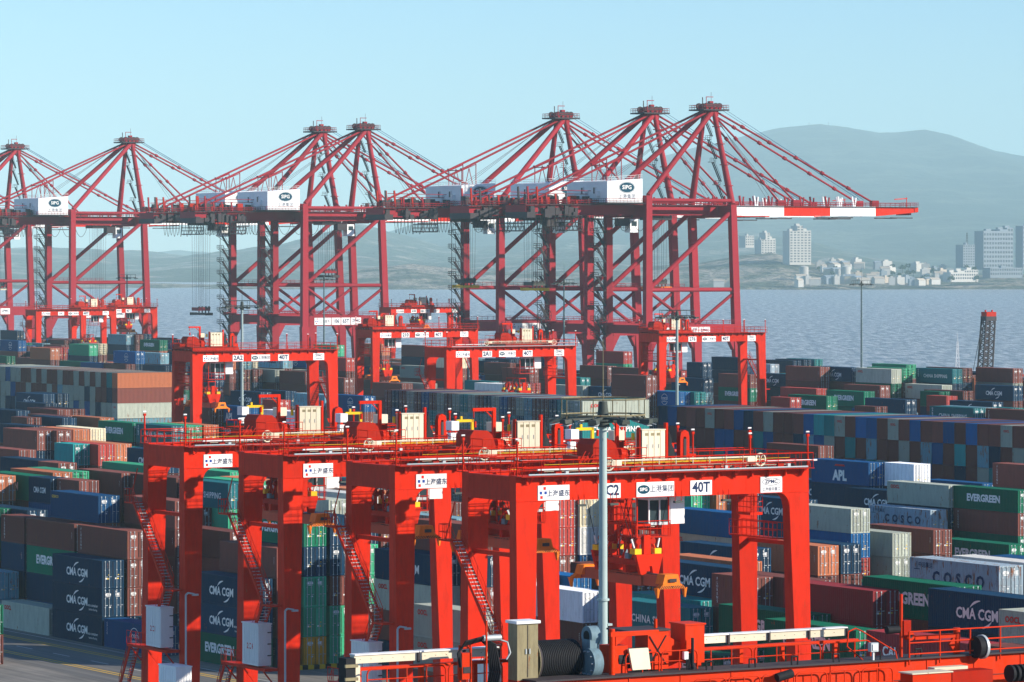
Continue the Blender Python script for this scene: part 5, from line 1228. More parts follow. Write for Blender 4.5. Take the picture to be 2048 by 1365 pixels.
def trolley(p,x,near):
    t=MB(); z=ZT+.35
    for yy in (.45,RW-.45): t.box(x-4,x+4,yy-.25,yy+.25,ZT+.12,z+.2,'rtgd')
    for xx in (-3.8,-1.2,1.4,3.8): t.box(x+xx-.2,x+xx+.2,.45,RW-.45,z-.05,z+.3,'rtgd')
    t.box(x-4,x+4,.7,RW-.7,z+.31,z+.36,'dark')
    for yy in (.25,RW-.25):
        for k in range(14): t.tube((x-4+k*.6,yy,ZT+.1),(x-4+k*.6,yy+.12,ZT+.1),.16,'black',7)
    t.rail((x-4,RW-.2,z+.36),(x+4,RW-.2,z+.36),1.1,'rtg',1.0); t.rail((x-4,.2,z+.36),(x-.6,.2,z+.36),1.1,'rtg',.8); t.rail((x-4,.2,z+.36),(x-4,RW-.2,z+.36),1.1)
    t.build('trolley_frame',p)
    d=MB(); X=x-4.4; zz=z+.36   # hoist drum housing with bevelled ends
    pts=[(X+.3,zz),(X+2.5,zz),(X+2.5,zz+.5),(X+2.2,zz+1.35),(X+1.8,zz+1.65),(X+.6,zz+1.7),(X+.3,zz+1.3)]
    d.prism(pts,'y',1.8,4.0,'rtgd'); d.tube((X+2.7,2.2,zz+.6),(X+3.4,2.2,zz+.5),.45,'rtg',10); d.box(X+2.7,X+3.3,1.8,3.4,zz,zz+.9,'rtg')
    d.tube((X+1.1,2.5,zz+1.9),(X+1.1,2.5,zz+2.35),.1,'rtg',6); d.box(X-.9,X,1.9,4,zz,zz+.5,'rtgd')
    for k in range(4): d.beam((X-1.1+k*.35,1.5,zz+.0),(X-.5+k*.3,1.5,zz+.9-k*.12),.05,.05,'rtg')
    d.build('hoist_drum_housing',p)
    g=MB(); g.box(x-1.65,x-1.4,2.6,2.85,zz,zz+3.3,'rtg'); g.box(x-3.4,x-1.4,2.62,2.83,zz+3.1,zz+3.35,'rtg'); g.tube((x-3.3,2.7,zz+3.1),(x-3.3,2.7,zz+2.6),.05,'rtgd',5); g.beam((x-1.55,2.72,zz+2.5),(x-2.2,2.72,zz+3.1),.08,.08,'rtg')
    g.build('maintenance_davit',p)
    c=MB(); c.box(x-.45,x+1.5,1.0,1.9,zz+.1,zz+2.3,'cream'); c.box(x-.5,x+1.55,.95,1.95,zz+2.3,zz+2.36,'cream')
    for k in range(3): c.box(x-.2+k*.5,x+.1+k*.5,.985,.9995,zz+1.9,zz+2.1,'gold'); c.box(x-.05+k*.5,x-.02+k*.5,.96,.985,zz+1.0,zz+1.3,'grey')
    for k in (.06,.57,1.09): c.box(x+k-.01,x+k+.01,.985,.9995,zz+.15,zz+2.26,'dark')
    c.box(x-.45,x+1.5,1.0,1.9,zz,zz+.1,'rtgd'); c.box(x-.6,x-.5,1.1,1.5,zz,zz+2.5,'rtgd')
    c.build('electrical_cabinet',p)
    wb=MB(); wb.box(x-1.2,x-.3,3.6,4.4,zz+1.5,zz+2.2,'cream'); wb.box(x-1.0,x-.3,3.7,4.3,zz,zz+1.5,'rtgd'); wb.tube((x-.85,1.6,zz+1.6),(x-.85,1.6,zz+2.1),.13,'yellow',8); wb.build('inverter_box',p)
    q=MB(); q.box(x+1.65,x+1.83,1.1,1.4,zz,zz+2.8,'rtg')
    for k in range(9):
        a=Vector((x+1.9+.08*k,1.2,zz+.3)); b=Vector((x+2.0+.07*k,1.2+.1*k,zz+2.2-.05*k)); q.tube(a,b,.06,'black',5); 
        q.path([b,b+Vector((.15,.3,.15)),b+Vector((.35,.5,-.3)),b+Vector((.4,.6,-1.2))],.05,'black',5)
    q.box(x+1.96,x+2.6,1.5,2.4,zz,zz+1.3,'rtg')
    q.build('cable_post',p)
    u=MB()
    for xx in (2.95,3.45): u.box(x+xx,x+xx+.28,1.2,1.7,zz-.1,zz+1.75,'rtg')
    u.prism([(x+2.95,zz+1.75),(x+3.73,zz+1.75),(x+3.65,zz+2.1),(x+3.34,zz+2.25),(x+3.03,zz+2.1)],'y',1.2,1.7,'rtg'); u.box(x+3.23,x+3.45,1.15,1.75,zz+.1,zz+1.6,'dark'); u.box(x+3.73,x+4.3,1.2,2.2,zz-.1,zz+.5,'rtg')
    u.build('brake_frame',p)
def rtg(name,label,u,v,signs,near=True,tx=11.6,spz=17.8,stairs='left',sp=True,cabx=None,variant=0):
    p=thing(name,label,'gantry crane',yard(u,v),TH,'red gantry cranes over the container yard'); m='rtg'
    for sx in (0,1):
        for sy in (0,1):
            leg_mb(sx,sy,m).build('leg',p)
    for sx in (0,1):
        s=MB(); xa=.1 if sx==0 else RL-1.2; s.box(xa,xa+1.1,-1.2,RW+1.2,1.0,1.996,m); sb=s.build('sill_beam',p); s=MB(); s.box(xa+.35,xa+.65,.9,RW-.9,ZB-4.0,ZB-3.7,m); s.build('side_tie',p)
        for yy in (-.9,.5,RW-.5,RW+.9):
            wh=MB(); wh.tube((xa+.25,yy,.72),(xa+.85,yy,.72),.72,'black',16); wh.build('wheel',sb)
    for ya,yb in ((0,.9),(RW-.9,RW)):
        g=MB(); g.box(0,RL,ya,yb,ZB,ZT,m)
        g.box(.0,RL,ya-.12,yb+.12,ZT+.003,ZT+.07,m); g.box(0,RL,ya-.05,ya-.001,ZB+.003,ZB+.06,m)
        for k in range(1,9): g.box(k*RL/9,k*RL/9+.03,ya-.012,yb+.012,ZB+.07,ZT-.02,m)
        for k in range(17): g.box(.7+k*1.47,.8+k*1.47,ya-.3,ya-.002,ZT-.5,ZT-.02,m)
        arch(g,1.75,ZB,.95,1,ya+.003,yb-.003,m); arch(g,RL-1.75,ZB,.95,-1,ya+.003,yb-.003,m)
        g.build('main_girder',p)
    for xa in (.003,RL-.6):
        e=MB(); e.box(xa,xa+.6,.903,RW-.903,ZB+.003,ZT-.003,m); e.build('end_tie',p)
    # walkways, handrails
    for y0,y1,yr in ((-.75,-.12,-.72),(RW+.12,RW+.75,RW+.72)):
        k=MB(); k.box(0,RL,y0,y1,ZT+.0,ZT+.05,'rtgd')
        k.rail((.1,yr,ZT+.05),(RL-.1,yr,ZT+.05),1.1,m,1.55,.03)
        for i in range(9): k.beam((1+i*2.9,y1 if yr<0 else y0,ZB+1.2),(1+i*2.9,yr,ZT),.06,.06,m)
        k.build('walkway',p)
    for xx in (.1,RL-.1): k=MB(); k.rail((xx,-.7,ZT+.05),(xx,RW+.7,ZT+.05),1.1,m,1.5,.03); k.build('handrail',p)
    k=MB(); k.tube((.05,.8,ZT+.5),(RL-.05,.8,ZT+.5),.02,'yellow' if near else m,4,caps=False); k.build('conduit',p)
    for xx,yy in ((.1,0),(.1,RW),(RL-.1,0),(RL-.1,RW),(RL*.79,RW-.1),(RL*.79,-.1)):
        c=MB(); c.tube((xx,yy,ZT),(xx,yy,ZT+2.5),.07,m,6); c.box(xx-.1,xx+.1,yy-.1,yy+.1,ZT+2.3,ZT+2.5,m if near else 'rtgd'); c.tube((xx-.14,yy,ZT+2.65),(xx+.14,yy,ZT+2.65),.06,'white',5)
        c.beam((xx,yy,ZT+1.0),(xx+.25,yy,ZT+.1),.05,.05,m); c.build('corner_post',p)
    if near:
        for yy,h0 in ((.75,1.0),(RW-.75,1.0),(1.35,.5)):
            k=MB(); k.rail((.3,yy,ZT+.08),(RL-.3,yy,ZT+.08),h0,m,1.25,.028); k.build('inner_handrail',p)
        k=MB()
        for j in range(46): k.tube((1+j*.5,-.18,ZT+.18),(1.22+j*.5,-.18,ZT+.18),.09,'black',5)
        k.build('cable_rollers',p)
        k=MB()
        for j in range(22): k.beam((.6+j*1.1,-.13,ZT-.02),(.9+j*1.1,-.13,ZT-.35),.04,.05,m)
        for zz_,c_ in ((ZT+.3,'cream'),(ZT+.78,'yellow')): k.tube((2.5,.3,zz_),(RL-1.5,.3,zz_),.018,c_,4,caps=False)
        for xx_ in (3.0,9.3,16.5,22.0): k.box(xx_,xx_+.5,-.45,-.2,ZT+.1,ZT+.5,'rtgd'); k.box(xx_+.8,xx_+1.05,-.5,-.3,ZT+.15,ZT+.4,'grey')
        k.build('deck_pipework',p)
    if near or variant==1:
        f=MB(); z=ZT+.55; x0,x1=7.3,20.3
        for zz in (z,z+.42): f.tube((x0,-.5,zz),(x1,-.5,zz),.075,'cream',6)
        f.tube((x0,-.32,z+.2),(x1,-.32,z+.2),.025,'yellow' if near else 'cream',5)
        for i in range(10): xx=x0+i*(x1-x0)/9; f.tube((xx,-.5,z),(xx,-.5,z+.55),.05,'cream',4)
        f.box(x0+.3,x0+1.1,-.62,-.38,z,z+.42,'cream'); f.box(x1-1.1,x1-.3,-.62,-.38,z,z+.42,'cream')
        f.tube((1.4,-.6,ZT+.5),(7.0,-.6,ZT+.5),.09,'white',6); f.tube((.6,-.75,ZT+.15),(RL-.6,-.75,ZT+.15),.06,'grey',5); f.tube((x1+.6,-.6,ZT+.6),(RL+.3,-.6,ZT+.6),.07,'white',6)
        fd=f.build('cable_track',p)
        for xx in (x0,x1):
            wv=MB(); n=18; r=.45
            for i in range(n):
                a=6.2832*i/n;b=6.2832*(i+1)/n; wv.tube((xx+r*math.cos(a),-.6,z+.2+r*math.sin(a)),(xx+r*math.cos(b),-.6,z+.2+r*math.sin(b)),.055,'cream',5,caps=False)
            for i in range(6): a=6.2832*i/6; wv.tube((xx,-.6,z+.2),(xx+r*math.cos(a),-.6,z+.2+r*math.sin(a)),.03,'cream',4)
            wv.build('pulley',fd)
    trolley(p,tx,near)
    if sp: spreader(p,tx,spz,near)
    if near:   # yellow gallows with white box on the far girder
        y=MB(); X=10.9; y.box(X-.1,X+.1,RW-.3,RW-.1,ZT-.4,ZT+3.0,'yellow'); y.box(X-1.4,X+.1,RW-.3,RW-.1,ZT+2.8,ZT+3.0,'yellow'); y.box(X-.28,X+.05,RW-.34,RW-.06,ZT+1.7,ZT+2.1,'yellow')
        y.box(X-1.05,X-.9,RW-.28,RW-.12,ZT+3.0,ZT+3.25,'yellow'); g=y.build('yellow_gallows',p)
        b=MB(); b.box(X-2.1,X-1.45,RW-.7,RW+.2,ZT+2.2,ZT+2.9,'white'); b.box(X-2.05,X-1.6,RW-.5,RW+.0,ZT+1.5,ZT+2.0,'white'); b.build('camera_box',g)
    # operator cab
    cx=cabx if cabx is not None else tx+1.6
    cb=MB(); cb.box(cx+.9,cx+2.1,1.8,3.7,ZB-2.1,ZB+.1,'white'); cb.box(cx-.9,cx+.9,1.9,3.6,ZB-.35,ZB-.05,'white')
    for xx in (cx-.9,cx+.0,cx+.85):
        cb.beam((xx,1.9,ZB-2.0),(xx,1.9,ZB-.2),.09,.09,'white'); cb.beam((xx,3.6,ZB-2.0),(xx,3.6,ZB-.2),.09,.09,'white')
    cb.box(cx-.9,cx+.9,1.9,3.6,ZB-2.15,ZB-1.95,'grey'); cb.box(cx-.86,cx+.86,1.95,3.55,ZB-1.94,ZB-.36,'glass'); cb.rail((cx-2.4,1.2,ZB-2.9),(cx+.5,1.2,ZB-2.9),1.1,m,.6); cb.rail((cx-2.4,1.2,ZB-2.9),(cx-2.4,3.6,ZB-2.9),1.1,m,.6); cb.box(cx-2.4,cx+.5,1.2,3.6,ZB-3.0,ZB-2.9,'rtgd')
    for xx in (cx-2.3,cx+.4): cb.beam((xx,1.3,ZB-2.9),(xx,1.3,ZB),.08,.08,m)
    cb.build('operator_cab',p)
    # stairs and access platforms on the end frames
    s=MB(); sides=[(-1.0,.8)] if stairs=='left' else [(RL+.15,.8)]
    for xs,wd in sides:
        s.stair((xs,RW-.2,19.3),(xs,1.5,12.6),(1,0,0),wd,m,'grey'); s.stair((xs,4.6,8.0),(xs,1.5,12.6),(1,0,0),wd,m,'grey')
        s.box(xs-.1,xs+wd+.1,-.0,1.6,12.45,12.58,m); s.rail((xs-.1,0,12.6),(xs-.1,1.5,12.6),1.1,m,.7); s.box(xs-.1,xs+wd+.1,RW-.2,RW+1.4,19.2,19.32,m)
        s.rail((xs-.1,RW-.2,19.3),(xs-.1,RW+1.4,19.3),1.1,m,.5); s.rail((xs-.1,RW+1.4,19.3),(xs+wd,RW+1.4,19.3),1.1,m,.5)
        s.box(xs-.3,xs+wd+.1,.6,RW+.5,7.4,7.62,m); s.rail((xs-.3,4.6,7.6),(xs-.3,RW+.5,7.6),1.1,m,.8)
        for yy in (1.0,4.4,RW): s.beam((xs-.2,yy,7.4),(xs+wd,yy,6.2),.1,.1,m)
        s.stair((xs,RW+2.6,3.6),(xs,RW+.4,7.5),(1,0,0),wd,m,'grey')
        s.tube((xs+.5,RW+.1,ZB-.3),(xs+.5,RW+1.5,19.3),.05,m,5)
    s.build('access_stairs',p)
    pl=MB(); xr=RL-2.2 if stairs=='left' else .5
    pl.box(xr,xr+.8,.9,RW-.4,18.9,19.0,m); pl.rail((xr,.9,19),(xr,RW-.4,19),1.1,m,.55); pl.rail((xr+.8,.9,19),(xr+.8,RW-.4,19),1.1,m,.55)
    pl.box(xr,xr+1.1,RW-3.2,RW-1.4,ZB-1.9,ZB-1.7,m); pl.rail((xr,RW-3.2,ZB-1.7),(xr+1.1,RW-3.2,ZB-1.7),1.2,m,.4,mid=2); pl.rail((xr,RW-3.2,ZB-1.7),(xr,RW-1.4,ZB-1.7),1.2,m,.4,mid=2)
    for yy in (RW-3.2,RW-2.9): pl.tube((xr+.3,yy,19),(xr+.3,yy,ZB),.03,m,4)
    for k in range(8): pl.tube((xr+.3,RW-3.2,19.3+k*.4),(xr+.3,RW-2.9,19.3+k*.4),.02,m,4)
    pl.build('service_platform',p)
    if near:
        cbx=MB(); cbx.box(-1.3,-.15,1.7,4.4,7.75,10.95,'white'); cbx.box(-1.36,-.1,1.64,4.46,10.95,11.05,'white')
        for i in range(6): cbx.box(-1.28+i*.19,-1.2+i*.19,1.66,1.698,7.9,10.9,'white')
        for i in range(6): cbx.box(-1.33,-1.302,1.9+i*.42,1.98+i*.42,7.9,10.9,'white')
        for zz in (8.5,9.4,10.3): cbx.box(-.5,-.2,1.6,1.66,zz,zz+.08,'dark')
        if variant in (1,3,4): addtext(cbx,'2C%d'%variant,.62,'redink',(-1.306,3.1,9.2),'-x',.02)
        cbx.build('power_cabinet',p)
        lb=MB(); lb.box(-1.5,-.1,-1.6,1.6,3.0,6.4,'white'); lb.box(-1.55,-.05,-1.65,1.65,6.4,6.5,'white')
        for i in range(7): lb.box(-1.53,-1.502,-1.4+i*.42,-1.3+i*.42,3.1,6.3,'white')
        for i in range(5): lb.box(-1.3+i*.25,-1.2+i*.25,-1.63,-1.602,3.1,6.3,'white')
        lb.build('generator_housing',p)
        lm=MB(); lm.path([(-.2,-.75,5),(-.2,-.75,12.2),(0,-.75,12.35),(.55,-.75,12.25)],.08,'grey',6); lm.box(.4,.9,-.85,-.65,12.1,12.25,'grey'); lm.build('lamp_bracket',p)
        for xx in (5.2,7.9,13.4,17.5):
            fl=MB()
            for a in (xx-.25,xx+.25): fl.tube((a,-.3,ZB+.4),(a,-.3,ZB-.35),.03,m,4)
            fl.box(xx-.35,xx+.35,-.45,-.15,ZB-.45,ZB-.3,'lampdark'); fl.build('floodlight',p)
    for sg in signs: board(p,*sg)
    return p
def shengdong(x,w=2.6,z=None,h=1.05):   # white board, four small squares and the terminal's name
    z=ZB+.05 if z is None else z; q=h*.2
    return (x,x+w,z,z+h,[('r','redink',x+.44,x+.44+q,z+h*.70,z+h*.70+q),('r','blueink',x+.13,x+.13+q,z+h*.40,z+h*.40+q),('r','blueink',x+.52,x+.52+q,z+h*.40,z+h*.40+q),('r','redink',x+.18,x+.18+q,z+h*.1,z+h*.1+q),('t','上海盛东',.48,'ink',x+1.68,z+h*.42,.022,1.0)])
def sipg(x,w=3.2,h=1.05):
    z=ZB+.05; return (x,x+w,z,z+h,[('e','teal_ink',x+.6,z+h/2,.52,.32,0),('t','SIPG',.33,'whiteink',x+.6,z+h/2,.03),('t','上港集团',.54,'ink',x+2.15,z+h/2,.008,.95)])
def numb(s,x,w=1.85,h=1.05): z=ZB+.05; return (x,x+w,z,z+h,[('t',s,1.02,'ink',x+w/2,z+h/2,.03,.92)])
def zpmc(x,w=1.9,h=1.15): z=ZB+.05; return (x,x+w,z,z+h,[('e','ink',x+w/2,z+h*.68,.8,.28,.04),('t','ZPMC',.38,'ink',x+w/2,z+h*.68,.03,1.1),('t','上海振华重工',.27,'ink',x+w/2,z+h*.2,.01)])
full=lambda s:[shengdong(1.77),numb(s,6.8),sipg(10.0),numb('40T',14.6),zpmc(20.7)]
def place(x,s,zb=ZB): # span-left corner at pixel column x with s pixels per metre
    Y=F/s; X=(x-PX0)/s; return X*B.x+Y*B.y, X*A.x+Y*A.y
UL=147.4
front=[(368,'left most','2C1',1),(566,'second','2C4',4),(790,'third','2C3',3),(1032,'nearest','2C2',2)]
for x,wd,nm,k in front:
    kx=(x-PX0)/F; Y=UL/(kx*B.x+B.y); X=kx*Y; v=X*A.x+Y*A.y
    lab={1:'leftmost and farthest of the four front red gantry cranes, white 2C1 cabinet on its stairs',4:'second from left of the four front red gantry cranes, with a 2C4 cabinet',3:'third from left of the four front red gantry cranes, with a 2C3 cabinet',2:'nearest red gantry crane of the front row, signs 2C2 and 40T across its girder'}[k]
    rtg('gantry_crane',lab,UL,v,full(nm),True,spz=15.7 if k==2 else 17.2,variant=k)
mid=[(385,12.2,'2A2','red gantry crane at left centre with 2A2 and 40T signs, spreader lowered at left',4.0,14.5,'right',0),
     (893,11.7,'2A1','red gantry crane at centre with 2A1 and 40T signs behind the front lamp mast',15.5,14.0,'left',1),
     (1318,9.9,'276','red gantry crane at right centre behind a lamp mast, the rearmost with the sea behind',4.0,14.0,'right',0),
     (745,9.4,'210','red gantry crane left of centre, partly hidden by the 2A1 gantry crane',4.0,13.0,'right',0),
     (782,6.5,'648','small hazy red gantry crane in front of the quay cranes at centre',11.0,17.5,'right',0),
     (72,6.8,'1A1','hazy red gantry crane at far left with a pale roof track',18.0,12.0,'left',0),
     (162,6.5,'1A2','hazy red gantry crane at far left, right one of the touching pair',16.0,16.0,'right',0)]
for x,s,nm,lab,tx,spz,stt,var in mid:
    u,v=place(x,s); g_=rtg('gantry_crane',lab,u,v,full(nm),False,tx=tx,spz=spz,stairs=stt,variant=var); g_.scale=(1.08 if nm=='2A2' else 1.04,1,1)
# ---------------------------------------------------------------- ship-to-shore quay cranes
SW=21.0
def zig(mb,x,y,z0,z1,dz,w,m,axis='x',r=.06):
    """zigzag stair tower with landings"""
    k=int((z1-z0)/dz)
    for i in range(k):
        a=z0+i*dz; b=a+dz; s=1 if i%2==0 else -1
        if axis=='x': p=(x-s*w/2,y,a); q=(x+s*w/2,y,b); sd=(0,.8,0)
        else: p=(x,y-s*w/2,a); q=(x,y+s*w/2,b); sd=(.8,0,0)
        mb.beam(p,q,.12,.3,m); mb.beam(Vector(p)+Vector(sd),Vector(q)+Vector(sd),.12,.3,m)
        for t in range(8): c=Vector(p).lerp(Vector(q),(t+.5)/8); mb.beam(c,c+Vector(sd),.22,.05,m)
        mb.tube(Vector(p)+Vector((0,0,1)),Vector(q)+Vector((0,0,1)),r,m,4)
        c=Vector(q); ex=Vector((s*.9,0,0)) if axis=='x' else Vector((0,s*.9,0))
        mb.hexa([c,c+ex,c+ex+Vector(sd),c+Vector(sd)] if s>0 else [c+ex,c,c+Vector(sd),c+ex+Vector(sd)],[c+Vector((0,0,.15)),c+ex+Vector((0,0,.15)),c+ex+Vector(sd)+Vector((0,0,.15)),c+Vector(sd)+Vector((0,0,.15))] if s>0 else [c+ex+Vector((0,0,.15)),c+Vector((0,0,.15)),c+Vector(sd)+Vector((0,0,.15)),c+ex+Vector(sd)+Vector((0,0,.15))],m)
        mb.rail(c+Vector((0,0,.15)),c+ex+Vector((0,0,.15)),1.1,m,.9,r*.8)
def make_sts(label,v,opts):
    p=thing('quay_crane',label,'quay crane',yard(622,v),TH,'red quay cranes along the waterfront'); m='sts'
    for sx,(xb,xt) in enumerate(((0,0),(30.6,28.5))):
        for y in (0,SW):
            l=MB(); h=.95
            def sq(x,z,hw): return [(x-hw,y-h,z),(x+hw,y-h,z),(x+hw,y+h,z),(x-hw,y+h,z)]
            xm=xb+(xt-xb)*(17-4)/51
            l.hexa(sq(xb,2.5,.9),sq(xm,17,1.35),m); l.hexa(sq(xm,17.003,1.35 if 0 else 1.1),sq(xt,57 if sx==0 else 54.6,.95),m)
            for z in (24,31,38,45): xx=xm+(xt-xm)*(z-17)/38; l.box(xx-1.08,xx+1.08,y-h-.03,y+h+.03,z,z+.18,m)
            lg=l.build('leg',p)
            bg_=MB(); bg_.box(xb-1.0,xb+1.0,y-4,y+4,.9,2.5,m)
            for k in range(6): bg_.tube((xb-.25,y-3.4+k*1.36,.5),(xb+.25,y-3.4+k*1.36,.5),.45,'dark',10)
            bg_.build('bogie',lg)
    for y in (0,SW):
        b=MB(); b.box(1.3,29.2,y-.9,y+.9,17.2,20.6,m)
        for x,s in ((1.3,1),(28.6,-1)):
            b.prism([(x,17.2),(x+s*2.2,17.2),(x,13.2)] if s<0 else [(x,17.2),(x,13.2),(x+s*2.2,17.2)],'y',y-.85,y+.85,m)
        b.rail((1.5,y-.9,20.6),(29,y-.9,20.6),1.1,m,2,.06); b.build('portal_beam',p)
        t=MB(); t.tube((.9,y,30.4),(29.0,y,30.4),.62,m,10)
        if y==0: pass
        t.rail((1,y-.6,30.9),(12,y-.6,30.9),1.1,m,1.6,.05); t.build('tie_beam',p)
        d=MB(); d.tube((.8,y,31.0),(28.0,y,52.5),.68,m,10); d.box(.6,2.0,y-.4,y+.4,30.3,32.4,m); d.build('diagonal_brace',p)
        d=MB(); d.tube((.9,y,29.6),(14.6,y,20.4),.5,m,8); d.build('diagonal_brace',p)
        d=MB(); d.tube((29.3,y,29.6),(16.2,y,20.4),.5,m,8); d.build('diagonal_brace',p)
    for x,z0,z1 in ((0,50.9,54.3),(28.5,50.9,54.3),(0,18,20.4),(29.9,18,20.4)):
        c=MB(); c.box(x-.8,x+.8,.96,SW-.96,z0,z1,m); c.build('cross_beam',p)
    # main girders and back reach
    for y in (6.6,14.4):
        g=MB(); g.box(-35,28.9,y-.7,y+.7,51.6,54.5,m); g.box(-35,28.9,y-1.5,y-.72,54.3,54.4,'dark'); g.rail((-35,y-1.45,54.4),(28,y-1.45,54.4),1.1,m,2,.06); g.build('main_girder',p)
    tp=MB(); tp.tube((1,.0,55.7),(28.3,.0,55.7),.55,m,10); tp.tube((1,SW,55.7),(28.3,SW,55.7),.55,m,10); tp.box(-1,1,.5,SW-.5,54.6,57.0,m); tp.build('top_tie',p)
    # A-frame
    ax=27.6
    for y0,y1 in ((0,8.2),(SW,12.8)):
        a=MB(); a.tube((28.5,y0,54.7),(ax,y1,82),1.0,m,12,.7)
        if y0==0:
            for z in (60,66,72,77): 
                t=(z-54.7)/27.3; c=Vector((28.5,y0,54.7)).lerp(Vector((ax,y1,82)),t); a.tube(c-Vector((0,0,.12)),c+Vector((0,0,.12)),1.35,m,12)
        a.build('mast_leg',p)
        b=MB(); b.tube((.3,y0,57.0),(ax-.6,y1,81.2),.78,m,12); b.build('back_strut',p)
    st=MB()
    for i in range(4):
        t0=i/4.2; t1=(i+.85)/4.2; P0=Vector((28.5,0,54.7)); P1=Vector((ax,8.2,82)); a=P0.lerp(P1,t0)+Vector((-1.2,1.4,0)); b=P0.lerp(P1,t1)+Vector((-2.6,1.4,0))
        for o in ((0,0,0),(0,.8,0)): st.beam(a+Vector(o),b+Vector(o),.12,.3,'dark')
        for k in range(9): c=a.lerp(b,(k+.5)/9); st.beam(c,c+Vector((0,.8,0)),.22,.06,'dark')
        st.tube(a+Vector((0,0,1.1)),b+Vector((0,0,1.1)),.06,'dark',4); st.box(b.x-1.2,b.x+.8,b.y,b.y+1.1,b.z,b.z+.12,'dark'); st.rail((b.x-1.2,b.y,b.z+.1),(b.x+.8,b.y,b.z+.1),1.1,'dark',.7,.05)
    st.build('mast_stair',p)
    t=MB(); t.box(ax-4.4,ax+4.4,6.6,14.4,81.6,82.0,'dark')
    t.box(ax-1.2,ax+1.2,7.4,13.6,80.0,81.6,m)
    for yy in (6.7,14.3): t.rail((ax-4.3,yy,82),(ax+4.3,yy,82),1.2,m,.9,.05)
    for xx in (-4.3,4.3): t.rail((ax+xx,6.7,82),(ax+xx,14.3,82),1.2,m,1,.05)
    for dx in (-2.2,-.7,.9,2.2):
        for yy in (8.2,12.2): t.tube((ax+dx,yy,82.9),(ax+dx,yy+.5,82.9),.95,'dark',12)
        t.box(ax+dx-.4,ax+dx+.4,8.0,13,82,82.6,'sts')
    t.box(ax-3.9,ax-3.7,8,8.2,82,85.4,'dark'); t.box(ax-2.6,ax-2.45,8,8.15,82,85.6,m); t.box(ax-2.6,ax-.2,8,8.15,85.4,85.6,m); t.tube((ax+.4,10,82),(ax+.4,10,87),.05,'dark',4); t.box(ax-.3,ax+.9,9.6,10.8,82,84.4,'sts')
    t.build('mast_head',p)
    # machinery house
    h=MB(); x0,x1,y0,y1=-13.4,-1.7,0,21.6
    h.hexa([(x0,y0,55.0),(x1,y0,55.0),(x1,y1,55.0),(x0,y1,55.0)],[(x0,y0,60.9),(x1,y0,61.7),(x1,y1,61.7),(x0,y1,60.9)],'house')
    h.box(x0-.15,x1+.15,y0-.15,y1+.15,54.6,54.95,'dark')
    for i in range(10): h.box(x0+.3+i*1.2,x0+.34+i*1.2,y0-.02,y0-.001,55.1,60.8,'white')
    for yy in (6.0,12.5): h.box(x0-.35,x0-.002,yy,yy+1.3,57.3,59.4,'white'); h.box(x0-.36,x0-.352,yy+.1,yy+.9,57.5,59.2,'dark'); h.box(x0-.9,x0-.002,yy-2.2,yy-.9,56.6,58.2,'white')
    h.rail((x0,y0,60.95),(x1,y0,61.7),1.1,'whiteink',1.3,.05); h.rail((x0,y0,60.95),(x0,y1,60.95),1.1,'whiteink',1.6,.05)
    h.rail((x0-1.2,-1.3,54.9),(x1,-1.3,54.9),1.1,m,1.2,.05); h.rail((x0-1.3,-1.2,54.9),(x0-1.3,y1,54.9),1.1,'dark',1.2,.05); h.box(x0-1.4,x1,-1.4,-.16,54.6,54.75,'dark'); h.box(x0-1.4,x0-.16,-.16,y1,54.6,54.75,'dark')
    hs=h.build('machinery_house',p)
    e=MB(); n=28; cx,cz=-6.9,59.2
    e.add([(cx+2.4*math.cos(6.2832*i/n),-.03,cz+1.4*math.sin(6.2832*i/n)) for i in range(n)],[tuple(range(n))],'teal_ink')
    n_=[(cx+2.62*math.cos(6.2832*i/n),-.026,cz+1.62*math.sin(6.2832*i/n)) for i in range(n)]; i_=[(cx+2.52*math.cos(6.2832*i/n),-.026,cz+1.52*math.sin(6.2832*i/n)) for i in range(n)]
    e.add(n_+i_,[(i,(i+1)%n,(i+1)%n+n,i+n) for i in range(n)],'teal_ink')
    addtext(e,'SIPG',1.6,'whiteink',(cx,-.036,cz),'-y',.02); addtext(e,'上港集团',1.35,'ink',(cx,-.03,56.6),'-y',.0,space=1.15); e.build('emblem',hs)
    # back stays over a trestle
    for yy,yt in ((6.6,8.4),(14.4,12.6)):
        bs=MB(); q=Vector((-9.5,yy,65.8)); bs.tube((ax-1,yt,81.6),q,.32,m,8); bs.tube(q,(-34,yy,55.4),.32,m,8); bs.box(-9.8,-9.2,yy-.5,yy+.5,65.4,66.2,m); bs.build('back_stay',p)
    tr=MB()
    for yy in (6.6,14.4):
        tr.tube((-9.5,yy,61),(-9.5,yy,65.6),.14,m,5); tr.tube((-4.6,yy,61.4),(-4.6,yy,67.6),.14,m,5); tr.tube((-9.5,yy,65.5),(-4.6,yy,67.4),.12,m,5); tr.tube((-8.3,yy,61),(-7,yy,66.2),.12,m,5); tr.tube((-5.6,yy,61),(-7,yy,66.2),.12,m,5)
    tr.tube((-9.5,6.6,65.6),(-9.5,14.4,65.6),.14,m,5); tr.build('stay_trestle',p)
    # boom
    segs=[(28.9,34,m),(34,50.5,'white'),(50.5,66.8,'rtg'),(66.8,83,'white')]
